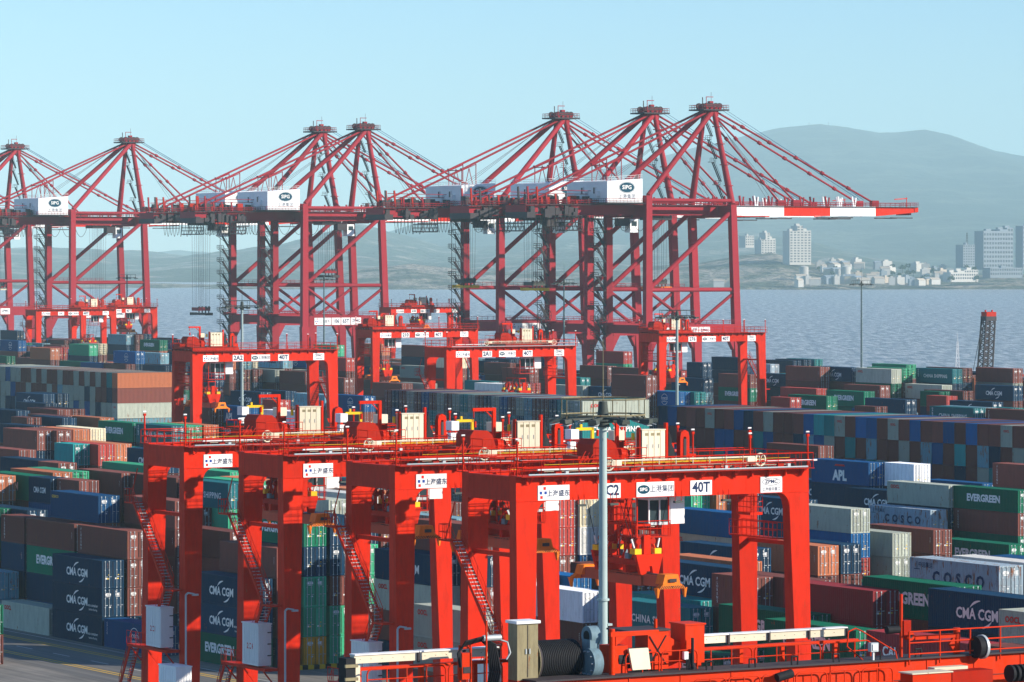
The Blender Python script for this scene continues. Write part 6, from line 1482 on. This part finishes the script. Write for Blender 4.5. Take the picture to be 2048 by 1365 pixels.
    for y in (6.6,14.4):
        bm=MB()
        for a,b,mm in segs: bm.box(a+.002,b,y-.7,y+.7,51.6,54.4,mm)
        bm.hexa([(83.002,y-.7,51.6),(98,y-.7,52.8),(98,y+.7,52.8),(83.002,y+.7,51.6)],[(83.002,y-.7,54.4),(98,y-.7,54.3),(98,y+.7,54.3),(83.002,y+.7,54.4)],'rtg')
        bm.rail((29,y-1.2,54.4),(97,y-1.2,54.4),1.1,m,1.8,.05); bm.box(29,98,y-1.3,y-.71,54.25,54.35,'dark')
        for x,mm in ((32,m),(36,m),(41,'white'),(46,m),(57,m),(66,m),(70.5,'white'),(75.5,'white')):
            bm.beam((x,y,54.4),(x-.5,y,57.3),.5,.35,mm); bm.beam((x+.6,y,54.4),(x+.9,y,57.0),.4,.3,mm)
        for a,b in ((37,44),(68,75),(89,96.5)): bm.box(a,b,y-.6,y+.6,51.0,51.3,'dark')
        bm.build('boom_girder',p)
    be=MB(); be.box(97.0,98.3,5.7,15.3,52.9,54.2,'rtg'); be.rail((92,5.5,54.4),(98.3,5.5,54.4),1.2,m,.8,.05); be.rail((98.3,5.5,54.4),(98.3,15.3,54.4),1.2,m,.8,.05); be.beam((90,6.2,56.6),(94.6,6.2,56.9),.25,.25,'rtg'); be.tube((94.4,6.2,54.3),(94.4,6.2,57.2),.12,'rtg',5)
    for a in (29.4,62,83,96): be.box(a,a+.9,7.32,13.68,52.0,53.9,m)
    be.build('boom_tip',p)
    for yy,yt in ((6.6,8.6),(14.4,12.4)):
        for xe in (83,55,):
            fs=MB(); P0=Vector((ax+1,yt,81.4 if xe>60 else 79.8)); P1=Vector((xe,yy,55.4)); fs.tube(P0,P1,.30,m,8)
            k=5 if xe>60 else 3
            for i in range(1,k+1): c=P0.lerp(P1,i/(k+1)); d=(P1-P0).normalized()*.5; fs.tube(c-d,c+d,.55,m,8)
            fs.box(xe-1.2,xe+1.2,yy-.7,yy+.7,54.4,56.2,m); fs.build('fore_stay',p)
    rp=MB()
    for i,yy in enumerate((9.0,9.8,11.0,11.8)): rp.tube((ax+3.5,yy,82.6+.3*(i%2)),(81,yy,56.3+.5*(i%2)),.055,'bluerope',4,caps=False)
    for i in range(4): rp.tube((ax+1,9.5+i*.6,81),(48+2*i,9.5+i*.6,55),.05,'rope',4,caps=False)
    for i in range(3): rp.tube((ax-2,9.5+i*.8,82),(-8+i*1.6,9.5+i*.8,61.3),.05,'rope',4,caps=False)
    rp.build('boom_hoist_ropes',p)
    # stair tower on the landside far leg
    z_=MB(); 
    for i in range(11):
        za=5+i*4.15; y_=SW-.9
        for o in (0,.8): z_.beam((-1.3,y_+o,za),(-4.0,y_+o,za+4.15),.14,.34,'dark')
        for t_ in range(8): z_.beam((-1.3-2.7*(t_+.5)/8,y_,za+4.15*(t_+.5)/8),(-1.3-2.7*(t_+.5)/8,y_+.8,za+4.15*(t_+.5)/8),.24,.05,'dark')
        z_.beam((-1.3,y_,za+.1),(-5.3,y_,za+.1),.3,.14,'dark'); z_.box(-5.4,-3.9,y_,y_+1.8,za+4.1,za+4.22,'dark'); z_.rail((-5.4,y_,za+4.2),(-3.9,y_,za+4.2),1.2,'dark',.7,.07); z_.rail((-5.4,y_,za+4.2),(-5.4,y_+1.8,za+4.2),1.2,'dark',.9,.07)
        z_.tube((-1.3,y_,za+1.1),(-4.0,y_,za+5.25),.07,'dark',4); z_.beam((-5.3,y_+1.0,za+4.1),(-1.0,y_+1.0,za+1.2),.12,.14,'dark')
    z_.rail((-4.5,SW-1,51),(-1,SW-1,51),1.1,'dark',.8,.06)
    for zz in range(6,50,6): z_.beam((-1,SW,zz),(-4.4,SW,zz),.16,.2,'dark')
    for xx in (-4.5,-1.3): z_.tube((xx,SW+.3,4),(xx,SW+.3,51),.1,'dark',4)
    z_.build('stair_tower',p)
    # back end machinery, its shade put into the dark colour; festoon and service basket
    k=MB(); k.box(-37,-33,5,16,52.2,54.2,m); rnd=random.Random(int(v))
    for i in range(34):
        x=rnd.uniform(-37.5,-14); yy=rnd.uniform(3.8,16); s=rnd.uniform(.5,1.5); k.box(x,x+s*1.4,yy,yy+s,54.6,54.9+s*1.5,rnd.choice(('dark','dark','dark','rtgd')))
    for i in range(20):
        x=rnd.uniform(-37,-20); yy=rnd.uniform(3.8,5.6); s=rnd.uniform(.4,1.0); k.box(x,x+s*1.7,yy-.2,yy+s,50.6+rnd.random(),52.2+rnd.random()*2,'dark')  # dark boxes added for the shade under the back reach
    k.box(-37.3,-34.5,3.8,15.6,50.6,52.2,'dark')
    for x in (-36.5,-33.5,-30.5,-27.5,-24):
        for yy in (4.4,9.5): k.beam((x,yy,54.5),(x-.3,yy,59.3 if x<-32 else 57.4),.45,.45,rnd.choice(('sts','rtgd','dark')))
    k.tube((-36,4.4,58.4),(-16,4.4,58.2),.1,m,4); k.tube((-36,9.5,57.4),(-14,9.5,57.4),.1,m,4)
    k.rail((-38,3.6,54.4),(-14,3.6,54.4),1.2,m,1,.06); k.rail((-38,3.6,54.4),(-38,16.5,54.4),1.2,m,1,.06); k.box(-38,-14,3.6,4.4,54.2,54.35,'dark')
    k.box(-36.5,-20,7.5,13.5,50.9,51.4,'dark'); k.build('back_reach_machinery',p)
    f=MB()
    def loop(x,w,d,yy,m2='black',r=.07):
        pts=[(x+w*(i/8),yy,51.4-d*math.sin(math.pi*i/8)**.7) for i in range(9)]; f.path(pts,r,m2,4)
    for i in range(9): loop(-33.5+i*1.15,1.1,4.6+.4*(i%2),4.8)
    for i in range(7): loop(-21+i*1.1,1.05,4.4,4.8)
    for i in range(4): loop(-12.5+i*5.2,5.1,4.4,4.8)
    f.tube((-36,4.8,51.5),(10,4.8,51.5),.16,m,4); f.build('festoon_cables',p)
    q=MB()
    for a in (-25.2,-19.5):
        for yy in (3.5,8.5): q.tube((a,yy,47.2),(a,yy,51.4),.12,'dark',4); 
        q.tube((a,3.5,47.2),(a,8.5,47.2),.12,'dark',4); q.tube((a,3.5,49.3),(a,8.5,49.3),.1,'dark',4)
    for zz in (47.2,48.3,49.3,51.2):
        for yy in (3.5,8.5): q.tube((-25.2,yy,zz),(-19.5,yy,zz),.12,'dark',4)
    for i in range(4): q.tube((-25.2+i*1.4,3.5,47.2),(-23.8+i*1.4,3.5,51.2),.08,'dark',4); q.tube((-23.8+i*1.4,3.5,47.2),(-25.2+i*1.4,3.5,51.2),.08,'dark',4)
    q.box(-25.2,-19.5,3.5,8.5,47.0,47.15,'dark'); q.build('service_basket',p)
    # trolley, cab, ropes and spreader
    tx=opts['tx']; sz=opts['sz']; t=MB(); t.box(tx-3.5,tx+3.5,7.4,13.6,50.2,51.3,'dark'); t.rail((tx-4,6,50.4),(tx+4,6,50.4),1.1,'dark',.8,.05); t.build('trolley',p)
    c=MB(); cx=opts.get('cab',tx+4.5); c.box(cx+.6,cx+3.2,6,8.8,46.6,50.4,'house'); c.box(cx+3.21,cx+3.24,6.3,8.5,47.4,49.6,'glass'); c.box(cx+1,cx+2.8,5.96,5.99,48.4,49.8,'glass'); c.box(cx-3,cx+.5,6,8.6,48.4,50.6,'dark'); c.rail((cx-4,5.9,47.4),(cx+.5,5.9,47.4),1.1,'dark',.7,.05); c.build('operator_cab',p)
    r=MB()
    for dx in (-2.2,-1.2,-.5,.5,1.2,2.2):
        for yy in (8.2,12.8): r.tube((tx+dx,yy,50.3),(tx+dx*.85,yy,sz+2.6),.045,'rope',4,caps=False)
    r.build('hoist_ropes',p)
    s=MB(); col=opts.get('col','dark'); s.box(tx-1.1,tx+1.1,6,15,sz,sz+.7,col); 
    for yy in (4.5,16): s.box(tx-1.25,tx+1.25,yy-.3,yy+.3,sz-.1,sz+.8,col)
    s.box(tx-.4,tx+.4,4.5,16,sz+.1,sz+.6,col); s.box(tx-2.2,tx+2.2,8,13,sz+1.4,sz+2.5,'sts' if col=='dark' else 'lampdark')
    for dx in (-1.8,-.6,.6,1.8): s.tube((tx+dx,8,sz+2.4),(tx+dx,8.4,sz+2.4),.5,'dark',8); s.box(tx+dx-.15,tx+dx+.15,8.2,8.5,sz+.6,sz+1.5,'dark')
    s.build('spreader',p)
    if opts.get('reel',1):
        w_=MB(); n=20; cx_=opts.get('rx',-4.0) ; cz=22.6
        for rr in (2.3,1.4,.6):
            for i in range(n):
                a=6.2832*i/n;b=6.2832*(i+1)/n; w_.tube((cx_+rr*math.cos(a),18,cz+rr*math.sin(a)),(cx_+rr*math.cos(b),18,cz+rr*math.sin(b)),.09,'dark',4)
        for i in range(12): a=6.2832*i/12; w_.tube((cx_,18,cz),(cx_+2.3*math.cos(a),18,cz+2.3*math.sin(a)),.07,'dark',4)
        w_.box(cx_-.4,cx_+4,18.1,18.9,20.4,21.2,m); w_.build('cable_reel',p)
    pb=MB(); x=3.2; z=17.6; y=-.96
    for a,b in ((3.2,9.2),(9.5,12.8),(13.1,16.4),(16.7,20.4)): pb.box(a,b,y-.05,y,z,z+2.3,'white')
    yb=y-.06
    for q_ in (('redink',.75,1.7),('blueink',.3,1.0),('blueink',1.0,1.0),('redink',.5,.3)): pb.box(3.2+q_[1],3.2+q_[1]+.42,yb-.004,yb+.005,z+q_[2],z+q_[2]+.4,q_[0])
    addtext(pb,'上海盛东',.95,'ink',(7.0,yb-.004,z+1.1),'-y',.01); addtext(pb,opts['num'],1.7,'ink',(11.15,yb-.004,z+1.15),'-y',.03,sx=.9); addtext(pb,'65T',1.7,'ink',(14.75,yb-.004,z+1.15),'-y',.03,sx=.9); addtext(pb,'ZPMC',1.1,'ink',(18.55,yb-.004,z+1.3),'-y',.03)
    pb.build('sign_board',p)
    return p
def vfor(apex_x):   # position along the quay whose mast head falls on this pixel column
    k=(apex_x-PX0)/F; uu=622+27.6; Y=uu/(k*B.x+B.y); return (k*Y)*A.x+Y*A.y-10.5
for ax_,lab,o in ((1418,'nearest quay crane, rightmost of the row, its white and red boom reaching over the sea',dict(tx=9.5,sz=30.5,col='orange',num='112',cab=-2.6)),
    (1300,'second quay crane from right, its machinery house half hidden behind the rightmost one',dict(tx=-12,sz=30,col='yellow',num='110')),
    (1122,'third quay crane from right, yellow spreader hanging under its back reach',dict(tx=6.0-12,sz=30.5,col='yellow',num='108')),
    (727,'fourth quay crane from right, its full white house with emblem beside the next crane',dict(tx=14,sz=33,col='dark',num='106')),
    (640,'third quay crane from left, spreader lowered on long ropes over the water',dict(tx=-17,sz=20.5,col='dark',num='104')),
    (258,'second quay crane from left, standing apart with its whole mast against the sky',dict(tx=15,sz=18,col='dark',num='102')),
    (30,'leftmost quay crane with its mast in view, cut by the left edge',dict(tx=20,sz=27,col='cream',num='100')),
    (-165,'quay crane beyond the left edge, only its boom end reaching into view',dict(tx=15,sz=30,col='dark',num='098',reel=0))):
    make_sts(lab,vfor(ax_),o)
# ---------------------------------------------------------------- foreground gantry crane, only its top in view
p=thing('gantry_crane','closest gantry crane, only its orange-red top deck with cable drum filling the bottom edge','gantry crane',(-5.17,130.9,0),TH,'red gantry cranes over the container yard')
f='fore'; LZ=25.95
def zz(px_y,y=0): return CH-(px_y-PY0)/(8200/(136+y*.86))
g=MB(); g.box(5.6,31,-2.4,-1.5,LZ-2.0,LZ,f); g.box(5.4,31,-2.55,-1.35,LZ+.003,LZ+.06,'dark')
for x in range(7,31,2): g.box(x,x+.05,-2.425,-2.401,LZ-1.9,LZ-.02,f)
g.box(5.6,31,-2.43,-2.402,LZ-.7,LZ-.68,'dark'); g.build('main_girder',p)
g=MB(); g.box(5.6,31,.35,1.2,LZ-2.4,LZ-.66,f); g.build('main_girder',p)
for x in (5.8,29.0):
    for y0 in (-2.3,.4):
        l=MB(); l.hexa([(x,y0-.4,2),(x+1.3,y0-.4,2),(x+1.3,y0+.8,2),(x,y0+.8,2)],[(x,y0,LZ-2.403),(x+1.8,y0,LZ-2.403),(x+1.8,y0+.8,LZ-2.403),(x,y0+.8,LZ-2.403)],f); l.build('leg',p)
d=MB(); d.box(5.4,31,-1.34,1.4,LZ-.6,LZ-.55,'dark'); d.box(.2,19.8,-.45,-.36,LZ-.62,LZ-.42,f); d.box(.1,5.4,-.36,1.2,LZ-.62,LZ-.56,'dark')
d.build('deck',p)
for a,b in ((.15,2.5),(2.53,4.2),(4.23,5.5),(12.6,14.5),(14.54,16.15),(16.19,17.8),(17.84,19.4)):
    t=MB(); t.box(a,b,.0,.28,LZ+.66,LZ+.92,'cream'); t.box(a,b+.0,-.05,.33,LZ+.92,LZ+.96,'white')
    t.box(b-.05,b+.02,-.08,-.001,LZ+.6,LZ+.92,'dark')
    for k in range(int((b-a)/.4)): t.box(a+.2+k*.4,a+.23+k*.4,-.004,-.0005,LZ+.78,LZ+.8,'dark')
    t.build('cable_tray',p)
r=MB(); r.box(.1,19.9,.02,.26,LZ+.42,LZ+.52,f)
for x in (.3,2.6,4.6,7.9,10.2,13.3,15.0,16.7,18.9): r.box(x,x+.14,.05,.2,LZ-.55,LZ+.42,f)
r.build('tray_support',p)
def panel(x0,x1,y,z,h,n=2):
    mb=MB(); rr=.16; pts=[(x0,y,z),(x0,y,z+h-rr),(x0+rr*.3,y,z+h-rr*.3),(x0+rr,y,z+h),(x1-rr,y,z+h),(x1-rr*.3,y,z+h-rr*.3),(x1,y,z+h-rr),(x1,y,z)]
    mb.path(pts,.026,f,6)
    for k in range(1,n+1): mb.tube((x0,y,z+h*k/(n+1)),(x1,y,z+h*k/(n+1)),.02,f,5,caps=False)
    k=max(1,int((x1-x0)/.9))
    for i in range(1,k+1): x=x0+(x1-x0)*i/(k+1); mb.tube((x,y,z),(x,y,z+h),.024,f,5,caps=False)
    mb.build('handrail',p)
for a,b in ((.4,3.3),(3.4,5.4),(12.7,15.2),(15.3,18.0),(18.1,20.1)): panel(a,b,-.4,LZ-.5,1.0)
for a,b in ((9.2,10.5),(10.6,12.0)): panel(a,b,-1.9,LZ-.3,1.0)
for x in np.arange(11.4,19.5,1.35): panel(x,x+1.27,-2.62,LZ-1.15,.95,1)
for x in (3.2,4.4): panel(x,x+1.1,-2.2,LZ-1.1,1.0,1)
r=MB(); a=Vector((20.2,-2.5,LZ+.02)); b=Vector((30.5,-2.5,LZ+.02))
for h in (.16,.54,.92): r.tube(a+Vector((0,0,h)),b+Vector((0,0,h)),.028,f,6)
for k in range(9): c=a.lerp(b,k/8); r.tube(c-Vector((0,0,.2)),c+Vector((0,0,.92)),.03,f,6)
r.path([(19.7,-2.5,LZ),(19.7,-2.4,LZ+.3),(18.6,-2.0,LZ+1.0),(18.4,-1.9,LZ+1.1),(18.1,-1.9,LZ+1.0),(18.05,-1.9,LZ+.5),(18.5,-2.3,LZ)],.025,f,6)
r.build('handrail',p)
r=MB(); r.box(26.1,26.24,-2.75,-2.6,LZ-.6,LZ+1.6,f); r.box(26.0,26.35,-2.8,-2.55,LZ+1.6,LZ+1.68,'dark'); r.build('post',p)
e=MB(); e.box(-.2,.15,-.1,.4,LZ-.9,LZ+.85,'black')
for k in range(4): e.box(-.26,.2,-.18,-.101,LZ-.7+k*.42,LZ-.6+k*.42,'gold')
e.box(.16,.34,-.05,.3,LZ-.35,LZ+.6,'cream'); e.tube((.4,-.4,LZ-.75),(.8,-.4,LZ-.75),.25,f,12); e.box(.2,.9,-.5,.3,LZ-1.2,LZ-.6,f); e.build('end_stop',p)
h=MB()
for x in (3.35,3.75): h.tube((x,-1.2,LZ-.6),(x,-1.2,LZ+1.2),.045,f,6)
for z in (-.3,.2,.7,1.1): h.tube((3.35,-1.2,LZ+z),(3.75,-1.2,LZ+z),.035,f,5)
h.box(3.38,3.72,-1.3,-1.0,LZ+.1,LZ+.95,f); h.box(3.42,3.68,-1.32,-1.301,LZ+.3,LZ+.5,'dark')
for k in range(6):
    o=.05*k; h.path([(3.3,-1.3-o*.3,LZ+.5),(3.22+o*.3,-1.3,LZ+.95+o*.3),(3.45,-1.3-o*.4,LZ+1.2+o*.5),(4.1,-1.3-o*.4,LZ+1.32+o*.5),(4.35+o*.9,-1.3-o*.3,LZ+1.1+o*.3),(4.42+o*1.0,-1.3-o,LZ+.3),(4.3+o*.8,-1.3-o,LZ-.35)],.034,'black',6)
h.path([(4.5,-1.35,LZ+1.4),(4.95,-1.5,LZ+1.25),(5.0,-1.6,LZ+.9),(4.85,-1.6,LZ+.7)],.028,'grey',6)
h.tube((4.1,-1.4,LZ+1.4),(4.75,-1.4,LZ+1.4),.1,'grey',8); h.tube((4.05,-1.7,LZ-.8),(4.05,-1.7,LZ+2.0),.035,f,5); h.build('hose_bundle',p)
c=MB(); c.box(5.2,5.98,-1.7,-1.12,LZ+.0,LZ+1.83,'gold'); c.box(5.14,6.04,-1.77,-1.05,LZ+1.83,LZ+1.92,'white'); c.box(5.58,5.6,-1.712,-1.701,LZ+.1,LZ+1.78,'dark'); c.box(5.2,5.98,-1.7,-1.12,LZ-.9,LZ-.0,'rtgd')
for x in (5.5,5.64): c.box(x,x+.035,-1.735,-1.713,LZ+.85,LZ+1.02,'grey')
c.build('control_cabinet',p)
d=MB(); cx0,cx1,cy,cz,r_=6.15,7.75,-1.0,LZ+.55,.62
d.tube((cx0,cy,cz),(cx1,cy,cz),r_,'black',32)
for k in range(22): x=cx0+.05+k*(cx1-cx0-.1)/22; d.tube((x,cy,cz),(x+.04,cy,cz),r_+.025,'black',32)
d.tube((cx0-.08,cy,cz),(cx0-.001,cy,cz),r_+.12,'dark',32)
for i in range(32): a=6.2832*i/32;b=6.2832*(i+1)/32; d.tube((cx0-.08,cy+(r_+.11)*math.cos(a),cz+(r_+.11)*math.sin(a)),(cx0-.08,cy+(r_+.11)*math.cos(b),cz+(r_+.11)*math.sin(b)),.022,'gold',5,caps=False)
d.tube((cx0-.3,cy,cz),(cx0-.08,cy,cz),.2,'rtgd',12); d.prism([(cy-.6,LZ-.6),(cy+.5,LZ-.6),(cy+.15,cz+.1),(cy-.25,cz+.1)],'x',cx0-.42,cx0-.3,'rtgd'); d.box(5.9,8.0,-1.9,-.2,LZ-.9,LZ-.3,'dark')
d.build('cable_drum',p)
b=MB(); b.tube((7.95,-1.5,LZ+1.3),(8.3,-1.5,LZ+1.3),.33,'bluegrey',20); b.tube((7.94,-1.5,LZ+1.3),(7.949,-1.5,LZ+1.3),.18,'black',16); b.tube((7.85,-1.7,LZ+.45),(8.2,-1.7,LZ+.45),.48,'bluegrey',22)
for i in range(10): a=6.2832*i/10; b.tube((7.78,-1.7+.38*math.cos(a),LZ+.45+.38*math.sin(a)),(7.85,-1.7+.38*math.cos(a),LZ+.45+.38*math.sin(a)),.03,'grey',6)
b.box(7.9,8.2,-1.8,-1.3,LZ+.5,LZ+1.2,'bluegrey'); b.build('gearbox',p)
m_=MB(); m_.tube((8.55,-2.1,LZ-1.2),(8.55,-2.1,LZ+1.55),.1,f,10); m_.box(8.45,10.3,-2.2,-2.05,LZ+1.3,LZ+1.45,f); m_.prism([(8.65,LZ+1.0),(8.65,LZ+1.3),(9.1,LZ+1.3)],'y',-2.18,-2.08,f)
m_.box(10.2,11.0,-1.7,-.9,LZ+.1,LZ+1.35,f); m_.box(9.4,11.05,-1.75,-.4,LZ+1.36,LZ+1.42,'dark'); m_.box(8.75,9.35,-1.8,-1.0,LZ-.1,LZ+.95,f)
m_.hexa([(9.45,-1.95,LZ+.15),(10.15,-1.95,LZ+.15),(10.15,-1.85,LZ+.15),(9.45,-1.85,LZ+.15)],[(9.3,-1.95,LZ+.85),(10.05,-1.95,LZ+.85),(10.05,-1.85,LZ+.85),(9.3,-1.85,LZ+.85)],'cream'); m_.tube((10.75,-1.3,LZ+1.42),(10.75,-1.3,LZ+1.72),.06,f,8)
m_.tube((9.0,-1.5,LZ+.5),(10.3,-1.5,LZ+.5),.34,'black',14); m_.beam((10.25,-1.72,LZ+.25),(10.9,-1.72,LZ+1.2),.025,.03,'black'); m_.beam((10.9,-1.72,LZ+.25),(10.25,-1.72,LZ+1.2),.025,.03,'black'); m_.build('motor_housing',p)
q=MB(); q.box(11.6,12.35,-1.8,-.9,LZ+.25,LZ+1.5,f); q.box(11.56,12.39,-1.84,-.86,LZ+1.5,LZ+1.55,f); q.tube((11.75,-2.0,LZ-.9),(11.75,-2.0,LZ+1.1),.05,'black',6); q.box(11.45,11.6,-1.98,-1.85,LZ+.4,LZ+.65,'white')
for k in range(5): q.path([(11.5+.05*k,-1.95,LZ+.6),(11.55+.06*k,-1.98,LZ+.1),(11.4+.08*k,-1.95,LZ-.5)],.025,'black',5)
q.prism([(11.01,LZ+.1),(11.6,LZ+.3),(11.6,LZ+.9),(11.01,LZ+1.2)],'y',-1.5,-.95,f); q.build('hoist_motor',p)
v=MB(); v.box(10.9,11.4,-2.35,-2.1,LZ-.6,LZ-.2,'white')
for k in range(6): v.box(10.93+k*.075,10.96+k*.075,-2.365,-2.351,LZ-.55,LZ-.25,'dark')
v.build('air_conditioner',p)
a=MB(); a.tube((22.5,-2.1,LZ),(22.5,-2.1,LZ+.95),.12,f,12); a.box(20.7,22.5,-2.17,-2.03,LZ+.62,LZ+.76,f); a.prism([(22.15,LZ+.4),(22.4,LZ+.1),(22.4,LZ+.7)],'y',-2.15,-2.05,f); a.tube((20.5,-2.2,LZ+.75),(20.5,-1.95,LZ+.75),.15,f,14); a.tube((20.5,-2.21,LZ+.75),(20.5,-2.19,LZ+.75),.06,'dark',10)
a.tube((19.55,-2.1,LZ+1.0),(20.05,-2.1,LZ+1.0),.13,'black',12); a.tube((20.15,-2.1,LZ-.1),(20.15,-2.1,LZ+2.2),.06,f,8); a.box(20.2,20.5,-2.2,-1.95,LZ+.75,LZ+1.3,'rtgd'); a.build('davit',p)
w_=MB(); w_.tube((22.9,-2.6,LZ+.3),(23.15,-2.6,LZ+.3),.38,'black',20); w_.tube((23.15,-2.6,LZ+.3),(23.25,-2.6,LZ+.3),.42,'grey',20); w_.build('sheave',p)
x_=MB(); x_.box(19.1,20.7,-4.2,-3.5,LZ-.9,LZ-.3,f); x_.box(19.05,20.75,-4.25,-3.45,LZ-.3,LZ-.26,'cream'); x_.box(20.9,22.6,-4.0,-3.3,LZ-.8,LZ-.32,'rtgd'); x_.box(20.6,22.0,-3.4,-3.0,LZ-.4,LZ-.22,'cream'); x_.build('junction_box',p)
k=MB()
for j in range(26): k.tube((23.6+j*.22,-3.6,LZ-.55),(23.7+j*.22,-3.6,LZ-.55),.3,'black',16)
k.build('cable_chain',p)
l=MB(); l.box(18.55,18.85,-2.6,-2.4,LZ+.35,LZ+.65,'grey'); l.box(18.6,18.8,-2.63,-2.601,LZ+.4,LZ+.6,'white'); l.tube((18.7,-2.5,LZ),(18.7,-2.5,LZ+.35),.04,'white',6); l.build('floodlight',p)
for x in np.arange(12,22,1.7):
    cl=MB()
    for dx in (0,.24): cl.tube((x+dx,-2.45,LZ+.05),(x+dx,-2.45,LZ+.34),.03,'black',5)
    cl.tube((x,-2.45,LZ+.34),(x+.24,-2.45,LZ+.34),.03,'black',5); cl.build('cable_clamp',p)
cl=MB(); cl.tube((14.6,-2.75,LZ-.3),(15.2,-2.75,LZ-.18),.15,'black',10); cl.build('junction_motor',p)
# ---------------------------------------------------------------- haze
hm=bpy.data.materials.new('coastal_haze'); hm.use_nodes=True; hn=hm.node_tree; hn.nodes.clear()
ho=hn.nodes.new('ShaderNodeOutputMaterial'); hv=hn.nodes.new('ShaderNodeVolumePrincipled'); hn.links.new(hv.outputs[0],ho.inputs['Volume'])
hv.inputs['Color'].default_value=(.66,.96,1,1); hv.inputs['Density'].default_value=HAZE; hv.inputs['Anisotropy'].default_value=-.35
mb=MB(); mb.mats=[hm]; 
mb.v=[(x,y,z) for z in (-9,720) for x,y in ((-14000,-4000),(21000,-4000),(21000,26000),(-14000,26000))]
mb.f=[[0,3,2,1],[4,5,6,7],[0,1,5,4],[1,2,6,5],[2,3,7,6],[3,0,4,7]]; mb.m=[0]*6; mb.sm=[False]*6
struct(link('haze',mb.mesh('haze')),'stuff')
